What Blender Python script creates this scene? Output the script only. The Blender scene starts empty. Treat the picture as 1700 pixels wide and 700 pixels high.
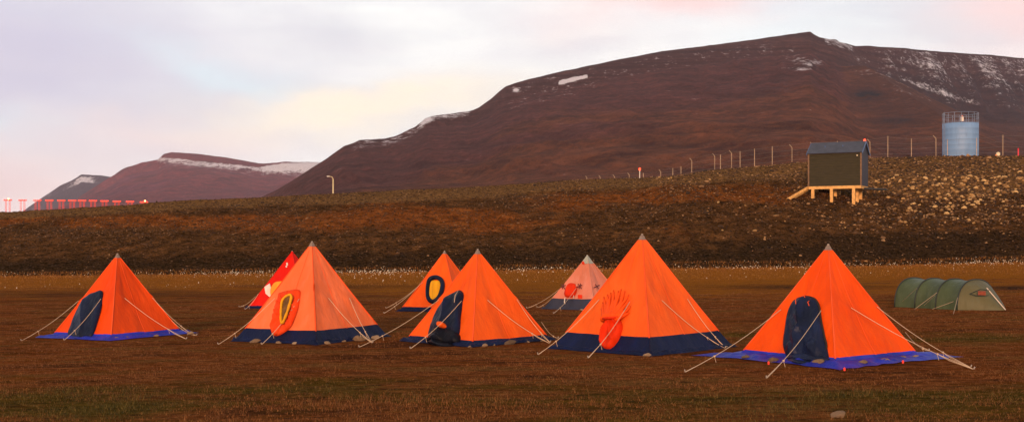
import bpy, math, random
import numpy as np
from mathutils import Vector

random.seed(7)
rng = np.random.default_rng(7)
SC = bpy.context.scene
COL = SC.collection
F = 2000.0      # focal length in pixels of the 1700 px wide picture
HC = 2.6        # eye height
CX, HY = 850.0, 410.0

# ------------------------------------------------------------------ noise
_T = np.random.default_rng(3).random((256, 256))
def vn(x, y):
    x = np.asarray(x, float); y = np.asarray(y, float)
    ix = np.floor(x).astype(int); iy = np.floor(y).astype(int)
    fx = x - ix; fy = y - iy
    fx = fx * fx * (3 - 2 * fx); fy = fy * fy * (3 - 2 * fy)
    a = _T[ix & 255, iy & 255]; b = _T[(ix + 1) & 255, iy & 255]
    c = _T[ix & 255, (iy + 1) & 255]; d = _T[(ix + 1) & 255, (iy + 1) & 255]
    return (a + (b - a) * fx) * (1 - fy) + (c + (d - c) * fx) * fy
def fbm(x, y, o=4, g=0.5):
    s = 0; a = 1; t = 0
    for i in range(o):
        s = s + a * vn(x * 2 ** i + 17.3 * i, y * 2 ** i + 9.1 * i); t += a; a *= g
    return s / t - 0.5
def sst(a, b, v):
    t = np.clip((np.asarray(v, float) - a) / (b - a), 0, 1)
    return t * t * (3 - 2 * t)

# ------------------------------------------------------------------ terrain
YF = 112.0
FOOT = ([-200, 0, 600, 1000, 1400, 1700, 2000], [459, 458, 452.5, 446.5, 442.5, 435.5, 430])
CREST = ([-300, -100, 0, 130, 250, 400, 560, 700, 850, 950, 1060, 1120, 1180, 1250, 1310, 1440, 1560, 1700, 2000, 2300],
         [370, 358, 353, 345.5, 338.5, 330, 322, 316, 307, 299.5, 295.5, 291.5, 283, 277.5, 272, 263.5, 260, 260, 262, 270])
YCR = ([-300, 1000, 1200, 1440, 1700, 2200], [152, 155, 160, 158, 150, 150])
def pxof(x, Y): return CX + F * x / np.maximum(Y, 30.0)
def ground(x, Y):
    x = np.asarray(x, float); Y = np.asarray(Y, float)
    px = pxof(x, Y)
    zf = HC - (np.interp(px, *FOOT) - HY) / F * YF
    tilt = 0.012 * np.clip(x, -60, 60)
    s = sst(45, YF, Y)
    z = tilt + (zf - tilt) * s
    z = z + 0.10 * fbm(x * 0.05, Y * 0.05, 3) * sst(2, 12, Y)
    yc = np.interp(px, *YCR)
    cy = np.interp(px, *CREST)
    zc = HC + (HY - cy) / F * yc
    t = np.clip((Y - YF) / (yc - YF), 0, 1)
    # steeper lower half, gentler upper part, softly rounded at the crest
    p = 1.16 * t - 0.16 * t ** 3
    p = np.clip(p, 0, 1)
    bank = zf + (zc - zf) * p
    # bench with a stony lip, behind it a second mound (right of the middle)
    w = sst(1040, 1130, px) * (1 - sst(1345, 1460, px))
    lip = np.interp(px, [1040, 1130, 1250, 1340, 1460], [296, 291.5, 289, 288, 285])
    zl = HC + (HY - lip) / F * 144.0
    tl = np.clip((Y - YF) / (144.0 - YF), 0, 1)
    b2 = np.where(Y < 144, zf + (zl - zf) * np.clip(1.1 * tl - 0.1 * tl ** 3, 0, 1),
                  zl - 0.25 * np.sin(np.clip((Y - 144) / 6, 0, 1) * np.pi) + (zc - zl) * sst(147, yc, Y))
    bank = bank * (1 - w) + b2 * w
    m = sst(0, 6, Y - YF) * (1 - sst(0, 14, Y - yc))
    rough = 1.3 * fbm(x * 0.07, Y * 0.07, 3) + 0.75 * fbm(x * 0.4 + 5, Y * 0.4, 3)
    bank = bank + m * rough * np.where(t < 0.85, 1, 0.45)
    # beyond the crest the plateau stays a little below the line of sight
    zb = HC + (HY - (cy + 5.0 * sst(0, 60, Y - yc))) / F * Y
    zb = zb + 0.2 * fbm(x * 0.1, Y * 0.1, 2)
    far = HC + (HY - (cy + 5)) / F * 620
    zfar = far + (-4 - far) * sst(620, 1500, Y)
    zb = np.where(Y > 620, zfar, zb)
    out = np.where(Y <= YF, z, np.where(Y <= yc, bank, zb))
    return out
def gz(x, Y): return float(ground(x, Y))
def P(px, py, Y): return Vector(((px - CX) / F * Y, Y, HC + (HY - py) / F * Y))
def ray_ground(px, py, y0=12.0, y1=111.0):
    Ys = np.linspace(y0, y1, 4000); u = (px - CX) / F
    sy = HY - (ground(u * Ys, Ys) - HC) / Ys * F
    i = int(np.argmax(sy <= py))
    return Vector((u * Ys[i], Ys[i], gz(u * Ys[i], Ys[i])))

# ------------------------------------------------------------------ material helpers
def lin(c):
    def f(v):
        v /= 255.0
        return v / 12.92 if v <= 0.04045 else ((v + 0.055) / 1.055) ** 2.4
    return (f(c[0]), f(c[1]), f(c[2]), 1)
class NT:
    def __init__(s, name):
        s.m = bpy.data.materials.new(name); s.m.use_nodes = True
        s.t = s.m.node_tree; s.n = s.t.nodes; s.l = s.t.links
        s.b = s.n['Principled BSDF']; s.out = s.n['Material Output']
        s.pos = None
    def node(s, ty, **kw):
        n = s.n.new(ty)
        for k, v in kw.items(): setattr(n, k, v)
        return n
    def geo(s, scale=(1, 1, 1)):
        if s.pos is None: s.pos = s.node('ShaderNodeNewGeometry')
        mp = s.node('ShaderNodeMapping'); mp.inputs['Scale'].default_value = scale
        s.l.new(s.pos.outputs['Position'], mp.inputs['Vector']); return mp.outputs[0]
    def noise(s, scale, detail=4, rough=0.55, st=(1, 1, 1), dist=0.0):
        n = s.node('ShaderNodeTexNoise'); n.inputs['Scale'].default_value = scale
        n.inputs['Detail'].default_value = detail; n.inputs['Roughness'].default_value = rough
        n.inputs['Distortion'].default_value = dist
        s.l.new(s.geo(st), n.inputs['Vector']); return n.outputs['Fac']
    def ramp(s, fac, stops):
        r = s.node('ShaderNodeValToRGB'); e = r.color_ramp.elements
        while len(e) < len(stops): e.new(0.5)
        for i, (p, c) in enumerate(stops):
            e[i].position = p; e[i].color = c if len(c) == 4 else (*c, 1)
        s.l.new(fac, r.inputs['Fac']); return r.outputs['Color']
    def mask(s, fac, a, b):
        m = s.node('ShaderNodeMapRange'); m.interpolation_type = 'SMOOTHSTEP'
        m.inputs['From Min'].default_value = a; m.inputs['From Max'].default_value = b
        s.l.new(fac, m.inputs['Value']); return m.outputs[0]
    def math(s, op, a, b=None):
        m = s.node('ShaderNodeMath', operation=op)
        for i, v in enumerate((a, b)):
            if v is None: continue
            if isinstance(v, (int, float)): m.inputs[i].default_value = v
            else: s.l.new(v, m.inputs[i])
        return m.outputs[0]
    def mix(s, fac, a, b, mode='MIX'):
        m = s.node('ShaderNodeMix', data_type='RGBA', blend_type=mode)
        for k, v in ((0, fac), (6, a), (7, b)):
            if isinstance(v, (int, float)): m.inputs[k].default_value = v
            elif isinstance(v, tuple): m.inputs[k].default_value = v
            else: s.l.new(v, m.inputs[k])
        return m.outputs[2]
    def attr(s, name):
        a = s.node('ShaderNodeAttribute'); a.attribute_name = name; return a.outputs['Fac']
    def color(s, c): s.l.new(c, s.b.inputs['Base Color']) if not isinstance(c, tuple) else setattr(s.b.inputs['Base Color'], 'default_value', c)
    def bump(s, h, strength=0.5, dist=0.05):
        b = s.node('ShaderNodeBump'); b.inputs['Strength'].default_value = strength; b.inputs['Distance'].default_value = dist
        s.l.new(h, b.inputs['Height']); s.l.new(b.outputs[0], s.b.inputs['Normal'])
    def rough(s, v, spec=0.3): s.b.inputs['Roughness'].default_value = v; s.b.inputs['Specular IOR Level'].default_value = spec

def plain(name, c, rough=0.7, var=0.25, scale=6, metal=0, bump=0.2, bd=0.01):
    t = NT(name); n = t.noise(scale, 5, 0.6)
    lo = tuple(v * (1 - var) for v in c[:3]) + (1,); hi = tuple(min(1, v * (1 + var)) for v in c[:3]) + (1,)
    t.color(t.ramp(n, [(0.3, lo), (0.7, hi)])); t.rough(rough); t.b.inputs['Metallic'].default_value = metal
    t.bump(n, bump, bd); return t.m

def fabric(name, c, c2=None, trans=0.25, rough=0.6, faded=None):
    t = NT(name)
    c2 = c2 or tuple(v * 0.82 for v in c[:3]) + (1,)
    big = t.noise(0.9, 3, 0.5, (1, 1, 0.6)); st = t.noise(3.5, 4, 0.6, (1, 1, 0.25)); fine = t.noise(60, 2, 0.6)
    col = t.mix(t.mask(big, 0.35, 0.68), c2, c)
    col = t.mix(t.math('MULTIPLY', t.mask(st, 0.46, 0.72), 0.3), col, faded or tuple(min(1, v * k) for v, k in zip(c[:3], (1, 1.35, 2))) + (1,))
    grime = t.mask(t.noise(1.6, 5, 0.65), 0.56, 0.75)
    col = t.mix(t.math('MULTIPLY', grime, 0.16), col, tuple(v * 0.55 for v in c[:3]) + (1,))
    t.color(col); t.rough(rough, 0.10)
    t.b.inputs['Sheen Weight'].default_value = 0.0
    h = t.math('ADD', t.math('MULTIPLY', st, 1.0), t.math('MULTIPLY', fine, 0.06))
    t.bump(h, 0.7, 0.07)
    if trans:
        tr = t.node('ShaderNodeBsdfTranslucent'); t.l.new(col, tr.inputs['Color'])
        mx = t.node('ShaderNodeMixShader'); mx.inputs[0].default_value = trans
        t.l.new(t.b.outputs[0], mx.inputs[1]); t.l.new(tr.outputs[0], mx.inputs[2])
        t.l.new(mx.outputs[0], t.out.inputs['Surface'])
    return t.m

# ------------------------------------------------------------------ object helpers
ROOT = {}
def tag(o, label=None, cat=None, group=None, kind=None):
    if label: o['label'] = label
    if cat: o['category'] = cat
    if group: o['group'] = group
    if kind: o['kind'] = kind
    return o
def empty(name, loc, label, cat, group=None):
    o = bpy.data.objects.new(name, None); COL.objects.link(o); o.location = loc
    o.empty_display_size = 0.2; ROOT[o.name] = Vector(loc)
    return tag(o, label, cat, group)
def mk(name, V, Fc, mat, parent=None, smooth=False, origin=None):
    org = ROOT[parent.name] if parent else (Vector(origin) if origin is not None else Vector((0, 0, 0)))
    V = np.asarray(V, float).reshape(-1, 3) - np.array(org)
    me = bpy.data.meshes.new(name); me.from_pydata(V.tolist(), [], [tuple(int(i) for i in f) for f in Fc]); me.update()
    if mat: me.materials.append(mat)
    if smooth: me.polygons.foreach_set('use_smooth', [True] * len(me.polygons))
    o = bpy.data.objects.new(name, me); COL.objects.link(o)
    if parent: o.parent = parent
    else: o.location = org
    ROOT[o.name] = org
    return o
def fast_mesh(name, V, T, mat, k=4, smooth=True, attrs=None):
    V = np.asarray(V, np.float32); T = np.asarray(T, np.int32)
    me = bpy.data.meshes.new(name); me.vertices.add(len(V)); me.vertices.foreach_set('co', V.ravel())
    me.loops.add(T.size); me.loops.foreach_set('vertex_index', T.ravel())
    me.polygons.add(len(T)); me.polygons.foreach_set('loop_start', np.arange(len(T), dtype=np.int32) * k)
    me.update(calc_edges=True); me.validate()
    me.polygons.foreach_set('use_smooth', np.full(len(me.polygons), smooth))
    for n, a in (attrs or {}).items():
        at = me.attributes.new(n, 'FLOAT', 'POINT'); at.data.foreach_set('value', np.asarray(a, np.float32).ravel())
    me.materials.append(mat)
    o = bpy.data.objects.new(name, me); COL.objects.link(o); ROOT[o.name] = Vector((0, 0, 0)); return o
def gridfaces(r, c):
    i = np.arange(r - 1)[:, None] * c + np.arange(c - 1)[None, :]
    return np.stack([i, i + 1, i + c + 1, i + c], -1).reshape(-1, 4)
class MB:
    def __init__(s): s.V = []; s.F = []
    def add(s, V, Fc):
        n = len(s.V); s.V += [tuple(v) for v in V]; s.F += [tuple(i + n for i in f) for f in Fc]; return s
    def tube(s, pts, r, n=6, r2=None):
        pts = [Vector(p) for p in pts]; V = []; m = len(pts)
        for i, p in enumerate(pts):
            d = (pts[min(i + 1, m - 1)] - pts[max(i - 1, 0)]).normalized()
            a = d.cross(Vector((0, 0, 1)));
            if a.length < 1e-3: a = Vector((1, 0, 0))
            a.normalize(); b = d.cross(a)
            rr = r if r2 is None else r + (r2 - r) * i / (m - 1)
            for k in range(n):
                t = 2 * math.pi * k / n; V.append(p + a * math.cos(t) * rr + b * math.sin(t) * rr)
        Fc = [(i * n + k, i * n + (k + 1) % n, (i + 1) * n + (k + 1) % n, (i + 1) * n + k) for i in range(m - 1) for k in range(n)]
        Fc += [tuple(reversed(range(n))), tuple((m - 1) * n + k for k in range(n))]
        return s.add(V, Fc)
    def box(s, c, sx, sy, sz, ax=None, ay=None, az=None):
        c = Vector(c); ax = ax or Vector((1, 0, 0)); ay = ay or Vector((0, 1, 0)); az = az or Vector((0, 0, 1))
        V = [c + ax * (i * sx / 2) + ay * (j * sy / 2) + az * (k * sz / 2) for k in (-1, 1) for j in (-1, 1) for i in (-1, 1)]
        return s.add(V, [(0, 2, 3, 1), (4, 5, 7, 6), (0, 1, 5, 4), (2, 6, 7, 3), (0, 4, 6, 2), (1, 3, 7, 5)])
    def beam(s, a, b, w, h):
        a = Vector(a); b = Vector(b); d = (b - a); L = d.length; d.normalize()
        side = d.cross(Vector((0, 0, 1)))
        if side.length < 1e-3: side = Vector((1, 0, 0))
        side.normalize(); up = side.cross(d)
        return s.box((a + b) / 2, w, L, h, side, d, up)
    def lathe(s, c, prof, n=24):
        V = []; m = len(prof)
        for r, z in prof:
            for k in range(n):
                t = 2 * math.pi * k / n; V.append((c[0] + r * math.cos(t), c[1] + r * math.sin(t), c[2] + z))
        Fc = [(i * n + k, i * n + (k + 1) % n, (i + 1) * n + (k + 1) % n, (i + 1) * n + k) for i in range(m - 1) for k in range(n)]
        return s.add(V, Fc)
    def build(s, name, mat, parent=None, smooth=False, origin=None): return mk(name, s.V, s.F, mat, parent, smooth, origin)

# ico sphere template
def ico():
    t = (1 + 5 ** .5) / 2
    v = np.array([(-1, t, 0), (1, t, 0), (-1, -t, 0), (1, -t, 0), (0, -1, t), (0, 1, t), (0, -1, -t), (0, 1, -t), (t, 0, -1), (t, 0, 1), (-t, 0, -1), (-t, 0, 1)], float)
    v /= np.linalg.norm(v[0])
    f = [(0, 11, 5), (0, 5, 1), (0, 1, 7), (0, 7, 10), (0, 10, 11), (1, 5, 9), (5, 11, 4), (11, 10, 2), (10, 7, 6), (7, 1, 8), (3, 9, 4), (3, 4, 2), (3, 2, 6), (3, 6, 8), (3, 8, 9), (4, 9, 5), (2, 4, 11), (6, 2, 10), (8, 6, 7), (9, 8, 1)]
    return v, f
def ico2():
    v, f = ico(); v = [tuple(a) for a in v]; cache = {}
    def mid(a, b):
        k = (min(a, b), max(a, b))
        if k not in cache:
            p = (np.array(v[a]) + np.array(v[b])) / 2; p /= np.linalg.norm(p); v.append(tuple(p)); cache[k] = len(v) - 1
        return cache[k]
    nf = []
    for a, b, c in f:
        ab, bc, ca = mid(a, b), mid(b, c), mid(c, a)
        nf += [(a, ab, ca), (b, bc, ab), (c, ca, bc), (ab, bc, ca)]
    return np.array(v), nf
IV, IF = ico(); IV2, IF2 = ico2()
def rock_mesh(i, mat):
    r = np.random.default_rng(100 + i)
    V = IV2.copy()
    for _ in range(7):          # chop with random planes: angular stone
        d = r.normal(size=3); d /= np.linalg.norm(d); h = r.uniform(0.55, 0.85)
        k = V @ d; V = V - np.outer(np.clip(k - h, 0, None), d)
    V *= (1 + r.uniform(-.05, .05, (len(V), 1)))
    V *= np.array([1, r.uniform(.65, .95), r.uniform(.5, .8)])
    me = bpy.data.meshes.new('stone'); me.from_pydata(V.tolist(), [], IF2); me.materials.append(mat); me.update()
    return me

# ------------------------------------------------------------------ ground materials
def ground_mat():
    t = NT('tundra_ground')
    n1 = t.noise(0.35, 5, 0.6, (1, 2.2, 1)); n2 = t.noise(2.2, 5, 0.65, (1, 1.6, 1)); n3 = t.noise(14, 4, 0.7); n4 = t.noise(0.25, 5, 0.62, (0.8, 2.4, 1))
    soil = t.ramp(n2, [(0.28, (0.075, 0.022, 0.006)), (0.5, (0.18, 0.056, 0.016)), (0.72, (0.29, 0.105, 0.032))])
    redd = t.ramp(n2, [(0.3, (0.105, 0.027, 0.007)), (0.7, (0.25, 0.070, 0.018))])
    c = t.mix(t.mask(n1, 0.42, 0.62), soil, redd)
    straw = t.ramp(n3, [(0.3, (0.07, 0.033, 0.009)), (0.7, (0.21, 0.105, 0.03))])
    c = t.mix(t.math('MULTIPLY', t.mask(n4, 0.5, 0.62), 0.65), c, straw)
    c = t.mix(t.math('MULTIPLY', t.mask(n4, 0.47, 0.36), 0.6), c, (0.030, 0.013, 0.008, 1))
    olive = t.ramp(n2, [(0.3, (0.034, 0.026, 0.005)), (0.55, (0.088, 0.056, 0.010)), (0.75, (0.16, 0.085, 0.017))])
    gm = t.math('MULTIPLY', t.mask(t.math('ADD', t.attr('green'), t.math('MULTIPLY', t.math('SUBTRACT', n1, 0.5), 2.6)), 0.15, 1.1), 0.9)
    c = t.mix(gm, c, olive)
    gold = t.ramp(n3, [(0.3, (0.17, 0.054, 0.006)), (0.7, (0.38, 0.130, 0.016))])
    go = t.math('MULTIPLY', t.mask(t.math('ADD', t.attr('gold'), t.math('MULTIPLY', t.math('SUBTRACT', n1, 0.5), 2.4)), 0.15, 0.95), 0.9)
    c = t.mix(go, c, gold)
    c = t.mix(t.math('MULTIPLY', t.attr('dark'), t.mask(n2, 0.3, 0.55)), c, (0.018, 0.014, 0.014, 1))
    c = t.mix(t.math('MULTIPLY', t.mask(n3, 0.56, 0.75), 0.55), c, (0.17, 0.105, 0.066, 1))
    c = t.mix(t.math('MULTIPLY', t.mask(n3, 0.48, 0.34), 0.6), c, (0.016, 0.008, 0.004, 1))
    c = t.mix(t.math('MULTIPLY', t.mask(t.noise(1.1, 5, 0.7, (1, 2.5, 1)), 0.54, 0.66), 0.6), c, (0.022, 0.011, 0.007, 1))
    t.color(c); t.rough(1.0, 0.0)
    h = t.math('ADD', t.math('MULTIPLY', n3, 0.5), t.math('ADD', n2, t.noise(40, 3, 0.7)))
    t.bump(h, 0.9, 0.09)
    return t.m
def bank_mat():
    t = NT('bank_rubble')
    n1 = t.noise(0.09, 4, 0.55, (1, 1, 2.4)); n2 = t.noise(0.7, 5, 0.62); n3 = t.noise(2.6, 4, 0.7); n4 = t.noise(0.3, 4, 0.6, (1, 1, 2))
    base = t.ramp(n2, [(0.3, (0.026, 0.0135, 0.005)), (0.5, (0.078, 0.034, 0.0115)), (0.7, (0.15, 0.066, 0.022))])
    rust = t.ramp(n2, [(0.3, (0.08, 0.021, 0.005)), (0.7, (0.27, 0.085, 0.018))])
    rm = t.mask(t.math('ADD', t.attr('rust'), t.math('MULTIPLY', t.math('SUBTRACT', n1, 0.5), 2.6)), 0.2, 0.8)
    c = t.mix(rm, base, rust)
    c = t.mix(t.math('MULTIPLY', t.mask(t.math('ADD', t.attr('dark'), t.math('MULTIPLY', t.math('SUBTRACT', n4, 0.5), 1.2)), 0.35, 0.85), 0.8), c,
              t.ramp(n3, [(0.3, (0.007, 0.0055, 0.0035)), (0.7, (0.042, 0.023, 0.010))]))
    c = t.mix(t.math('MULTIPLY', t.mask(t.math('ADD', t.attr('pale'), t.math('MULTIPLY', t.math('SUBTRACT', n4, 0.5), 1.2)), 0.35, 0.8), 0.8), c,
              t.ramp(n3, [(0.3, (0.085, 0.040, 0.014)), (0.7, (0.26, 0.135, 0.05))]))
    v = t.node('ShaderNodeTexVoronoi'); v.inputs['Scale'].default_value = 3.2
    t.l.new(t.geo(), v.inputs['Vector'])
    stone = t.mask(v.outputs['Distance'], 0.42, 0.22)
    pick = t.mask(t.noise(3.1, 1, 0.5), 0.52, 0.62)
    c = t.mix(t.math('MULTIPLY', t.math('MULTIPLY', stone, pick), 0.5), c, (0.17, 0.10, 0.055, 1))
    c = t.mix(t.math('MULTIPLY', t.mask(n3, 0.50, 0.36), 0.85), c, (0.007, 0.005, 0.003, 1))
    t.color(c); t.rough(1.0, 0.0)
    h = t.math('ADD', t.math('MULTIPLY', n3, 1.0), t.math('ADD', t.math('MULTIPLY', n2, 1.5), t.math('MULTIPLY', stone, 0.35)))
    t.bump(h, 1.0, 0.45)
    return t.m
def rock_mat(name, lo, mid, hi, rnd='attr'):
    t = NT(name)
    if rnd == 'attr': r = t.attr('rnd')
    else: r = t.node('ShaderNodeObjectInfo').outputs['Random']
    n = t.noise(5, 5, 0.65)
    c = t.ramp(r, [(0.0, lo), (0.55, mid), (1.0, hi)])
    c = t.mix(t.math('MULTIPLY', t.mask(n, 0.45, 0.7), 0.5), c, (0.045, 0.033, 0.022, 1))
    t.color(c); t.rough(0.9, 0.15); t.bump(n, 0.6, 0.06); return t.m
M_ground = ground_mat(); M_bank = bank_mat()
M_rubble = rock_mat('rubble_stone', (0.026, 0.014, 0.007), (0.10, 0.048, 0.020), (0.36, 0.20, 0.09))
M_boulder = rock_mat('boulder_stone', (0.14, 0.07, 0.024), (0.33, 0.18, 0.065), (0.50, 0.31, 0.13), 'obj')
M_camprock = rock_mat('camp_stone', (0.09, 0.058, 0.036), (0.17, 0.105, 0.062), (0.28, 0.19, 0.12), 'obj')

# ground: everything up to the bank foot (behind the camera too) ------------
def zone(x, Y):
    px = pxof(x, Y); g = ground(x, Y); py = HY - (g - HC) / np.maximum(Y, 5) * F
    def bl(cx, cy, sx, sy): return np.exp(-((px - cx) / sx) ** 2 - ((py - cy) / sy) ** 2)
    green = 0.62 * sst(605, 680, py) + 0.55 * bl(150, 665, 260, 26) + 0.6 * bl(390, 682, 70, 14) + 0.45 * bl(1300, 655, 330, 16) + 0.4 * bl(1640, 662, 160, 20) \
        + 0.95 * bl(1610, 562, 150, 9) + 0.75 * bl(1225, 556, 45, 12) + 0.55 * bl(640, 640, 220, 16) + 0.4 * bl(290, 548, 60, 8) \
        - 0.35 * bl(650, 690, 200, 18) - 0.3 * bl(1650, 692, 120, 14)
    gold = 1.05 * (1 - sst(456, 520, py)) ** 1.5 + 0.15 * (1 - sst(455, 464, py)) - 0.5 * bl(430, 474, 60, 3) - 0.4 * bl(1600, 466, 300, 5) + 0.2 * bl(1000, 485, 400, 10)
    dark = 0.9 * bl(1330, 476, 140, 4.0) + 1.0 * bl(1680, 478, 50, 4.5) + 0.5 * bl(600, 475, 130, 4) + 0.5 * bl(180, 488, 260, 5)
    return green, gold, dark
def sheet(name, us, Ys, mat, attrfn):
    U, YY = np.meshgrid(us, Ys)
    X = U * (YY + 30)
    Z = ground(X, YY)
    V = np.stack([X, YY, Z], -1).reshape(-1, 3)
    o = fast_mesh(name, V, gridfaces(len(Ys), len(us)), mat, 4, True, attrfn(X.ravel(), YY.ravel()))
    tag(o, kind='structure'); return o
us = np.concatenate([np.linspace(-0.9, -0.45, 60)[:-1], np.linspace(-0.45, 0.45, 640), np.linspace(0.45, 0.9, 60)[1:]])
Yg = np.concatenate([np.linspace(-28, 10, 20)[:-1], 10 * (YF / 10) ** np.linspace(0, 1, 240)])
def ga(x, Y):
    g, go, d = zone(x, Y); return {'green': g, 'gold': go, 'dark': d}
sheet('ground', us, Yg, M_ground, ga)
def ba(x, Y):
    px = pxof(x, Y); g = ground(x, Y); py = HY - (g - HC) / np.maximum(Y, 5) * F
    fy = np.interp(px, *FOOT); cy = np.interp(px, *CREST)
    t = (fy - py) / (fy - cy)
    def bl(cx, cy_, sx, sy): return np.exp(-((px - cx) / sx) ** 2 - ((py - cy_) / sy) ** 2)
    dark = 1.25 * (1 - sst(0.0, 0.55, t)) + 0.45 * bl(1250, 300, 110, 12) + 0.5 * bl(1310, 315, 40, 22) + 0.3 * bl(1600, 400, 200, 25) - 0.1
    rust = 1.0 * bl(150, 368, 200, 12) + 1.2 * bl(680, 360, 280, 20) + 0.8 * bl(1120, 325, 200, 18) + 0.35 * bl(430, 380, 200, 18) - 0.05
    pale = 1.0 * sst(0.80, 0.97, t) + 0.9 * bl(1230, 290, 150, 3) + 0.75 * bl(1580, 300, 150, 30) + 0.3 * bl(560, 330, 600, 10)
    pale = pale + 0.45 * sst(0.45, 0.8, t) * sst(1000, 1500, px) + 0.4 * sst(0, 20, Y - np.interp(px, *YCR))  # upper right: warm golden light painted into the bank colour
    return {'dark': dark, 'rust': rust, 'pale': pale}
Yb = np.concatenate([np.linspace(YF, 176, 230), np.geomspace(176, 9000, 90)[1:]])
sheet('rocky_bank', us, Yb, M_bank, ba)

# ------------------------------------------------------------------ mountains
def mountain_mat(name, lo, hi, top, snowc=(0.86, 0.80, 0.84), s=1.0):
    t = NT(name)
    n1 = t.noise(0.004 / s, 5, 0.6, (1, 1, 2)); n2 = t.noise(0.022 / s, 7, 0.70, (1, 0.7, 1.5), 0.35); n3 = t.noise(0.09 / s, 5, 0.8, (1, 0.5, 1.6))
    strat = t.noise(0.05 / s, 3, 0.6, (0.06, 0.06, 2.2), 0.4)
    c = t.ramp(n2, [(0.35, tuple(v * 0.4 for v in lo)), (0.65, tuple(v * 1.4 for v in lo))])
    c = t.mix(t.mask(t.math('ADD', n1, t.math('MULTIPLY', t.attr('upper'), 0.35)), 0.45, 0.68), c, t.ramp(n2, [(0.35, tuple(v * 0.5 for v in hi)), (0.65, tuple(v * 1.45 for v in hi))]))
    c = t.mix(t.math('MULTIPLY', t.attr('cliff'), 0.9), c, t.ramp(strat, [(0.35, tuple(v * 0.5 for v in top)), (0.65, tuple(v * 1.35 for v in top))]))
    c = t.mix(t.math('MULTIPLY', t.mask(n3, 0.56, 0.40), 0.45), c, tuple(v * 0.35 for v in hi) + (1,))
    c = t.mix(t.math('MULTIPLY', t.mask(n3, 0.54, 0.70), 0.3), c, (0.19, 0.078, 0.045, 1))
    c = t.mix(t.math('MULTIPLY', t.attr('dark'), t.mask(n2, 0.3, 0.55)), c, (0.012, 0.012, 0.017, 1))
    v = t.math('ADD', t.attr('snow'), t.math('ADD', t.math('MULTIPLY', t.math('SUBTRACT', n3, 0.5), 6.0), t.math('ADD', t.math('MULTIPLY', t.math('SUBTRACT', n2, 0.5), 2.4), t.math('MULTIPLY', t.math('SUBTRACT', strat, 0.5), 1.2))))
    c = t.mix(t.math('MULTIPLY', t.mask(v, 0.05, 1.5), 0.95), c, (*snowc, 1))
    t.color(c); t.rough(0.95, 0.05)
    t.bump(t.math('ADD', n2, t.math('MULTIPLY', n3, 0.6)), 1.0, 26 * s)
    return t.m
def smax(a, b, k):
    h = np.clip(0.5 + 0.5 * (a - b) / k, 0, 1); return b + (a - b) * h + k * h * (1 - h)
SIL = ([-100, 200, 380, 440, 480, 510, 540, 570, 585, 597, 615, 640, 655, 665, 680, 690, 700, 705, 715, 725, 740, 750, 760, 785, 795, 803, 815, 828, 840, 870, 910, 960, 1030, 1100, 1180, 1250, 1310, 1345, 1352, 1362, 1376, 1388, 1394, 1406, 1420, 1440, 1500, 1560, 1650, 1700, 1800, 1950, 2150, 2350],
       [420, 390, 352, 325, 303, 284, 264, 243, 238, 232, 231, 230, 226, 222, 215, 210, 202, 197, 193, 191, 190, 189, 187, 183, 179, 173, 164, 152, 143, 134, 124, 113, 98, 85, 75, 66, 57, 53, 58, 63, 65.5, 66, 70, 72.5, 77, 76.5, 80, 86, 92, 97, 108, 125, 160, 220])
SPUR = [(1230, 146, 2330), (1300, 128, 2200), (1345, 118, 2120), (1400, 110, 2020), (1435, 109, 1920), (1462, 126, 1780), (1500, 152, 1620), (1535, 175, 1480), (1570, 197, 1340), (1640, 238, 1130), (1740, 275, 900)]
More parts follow.
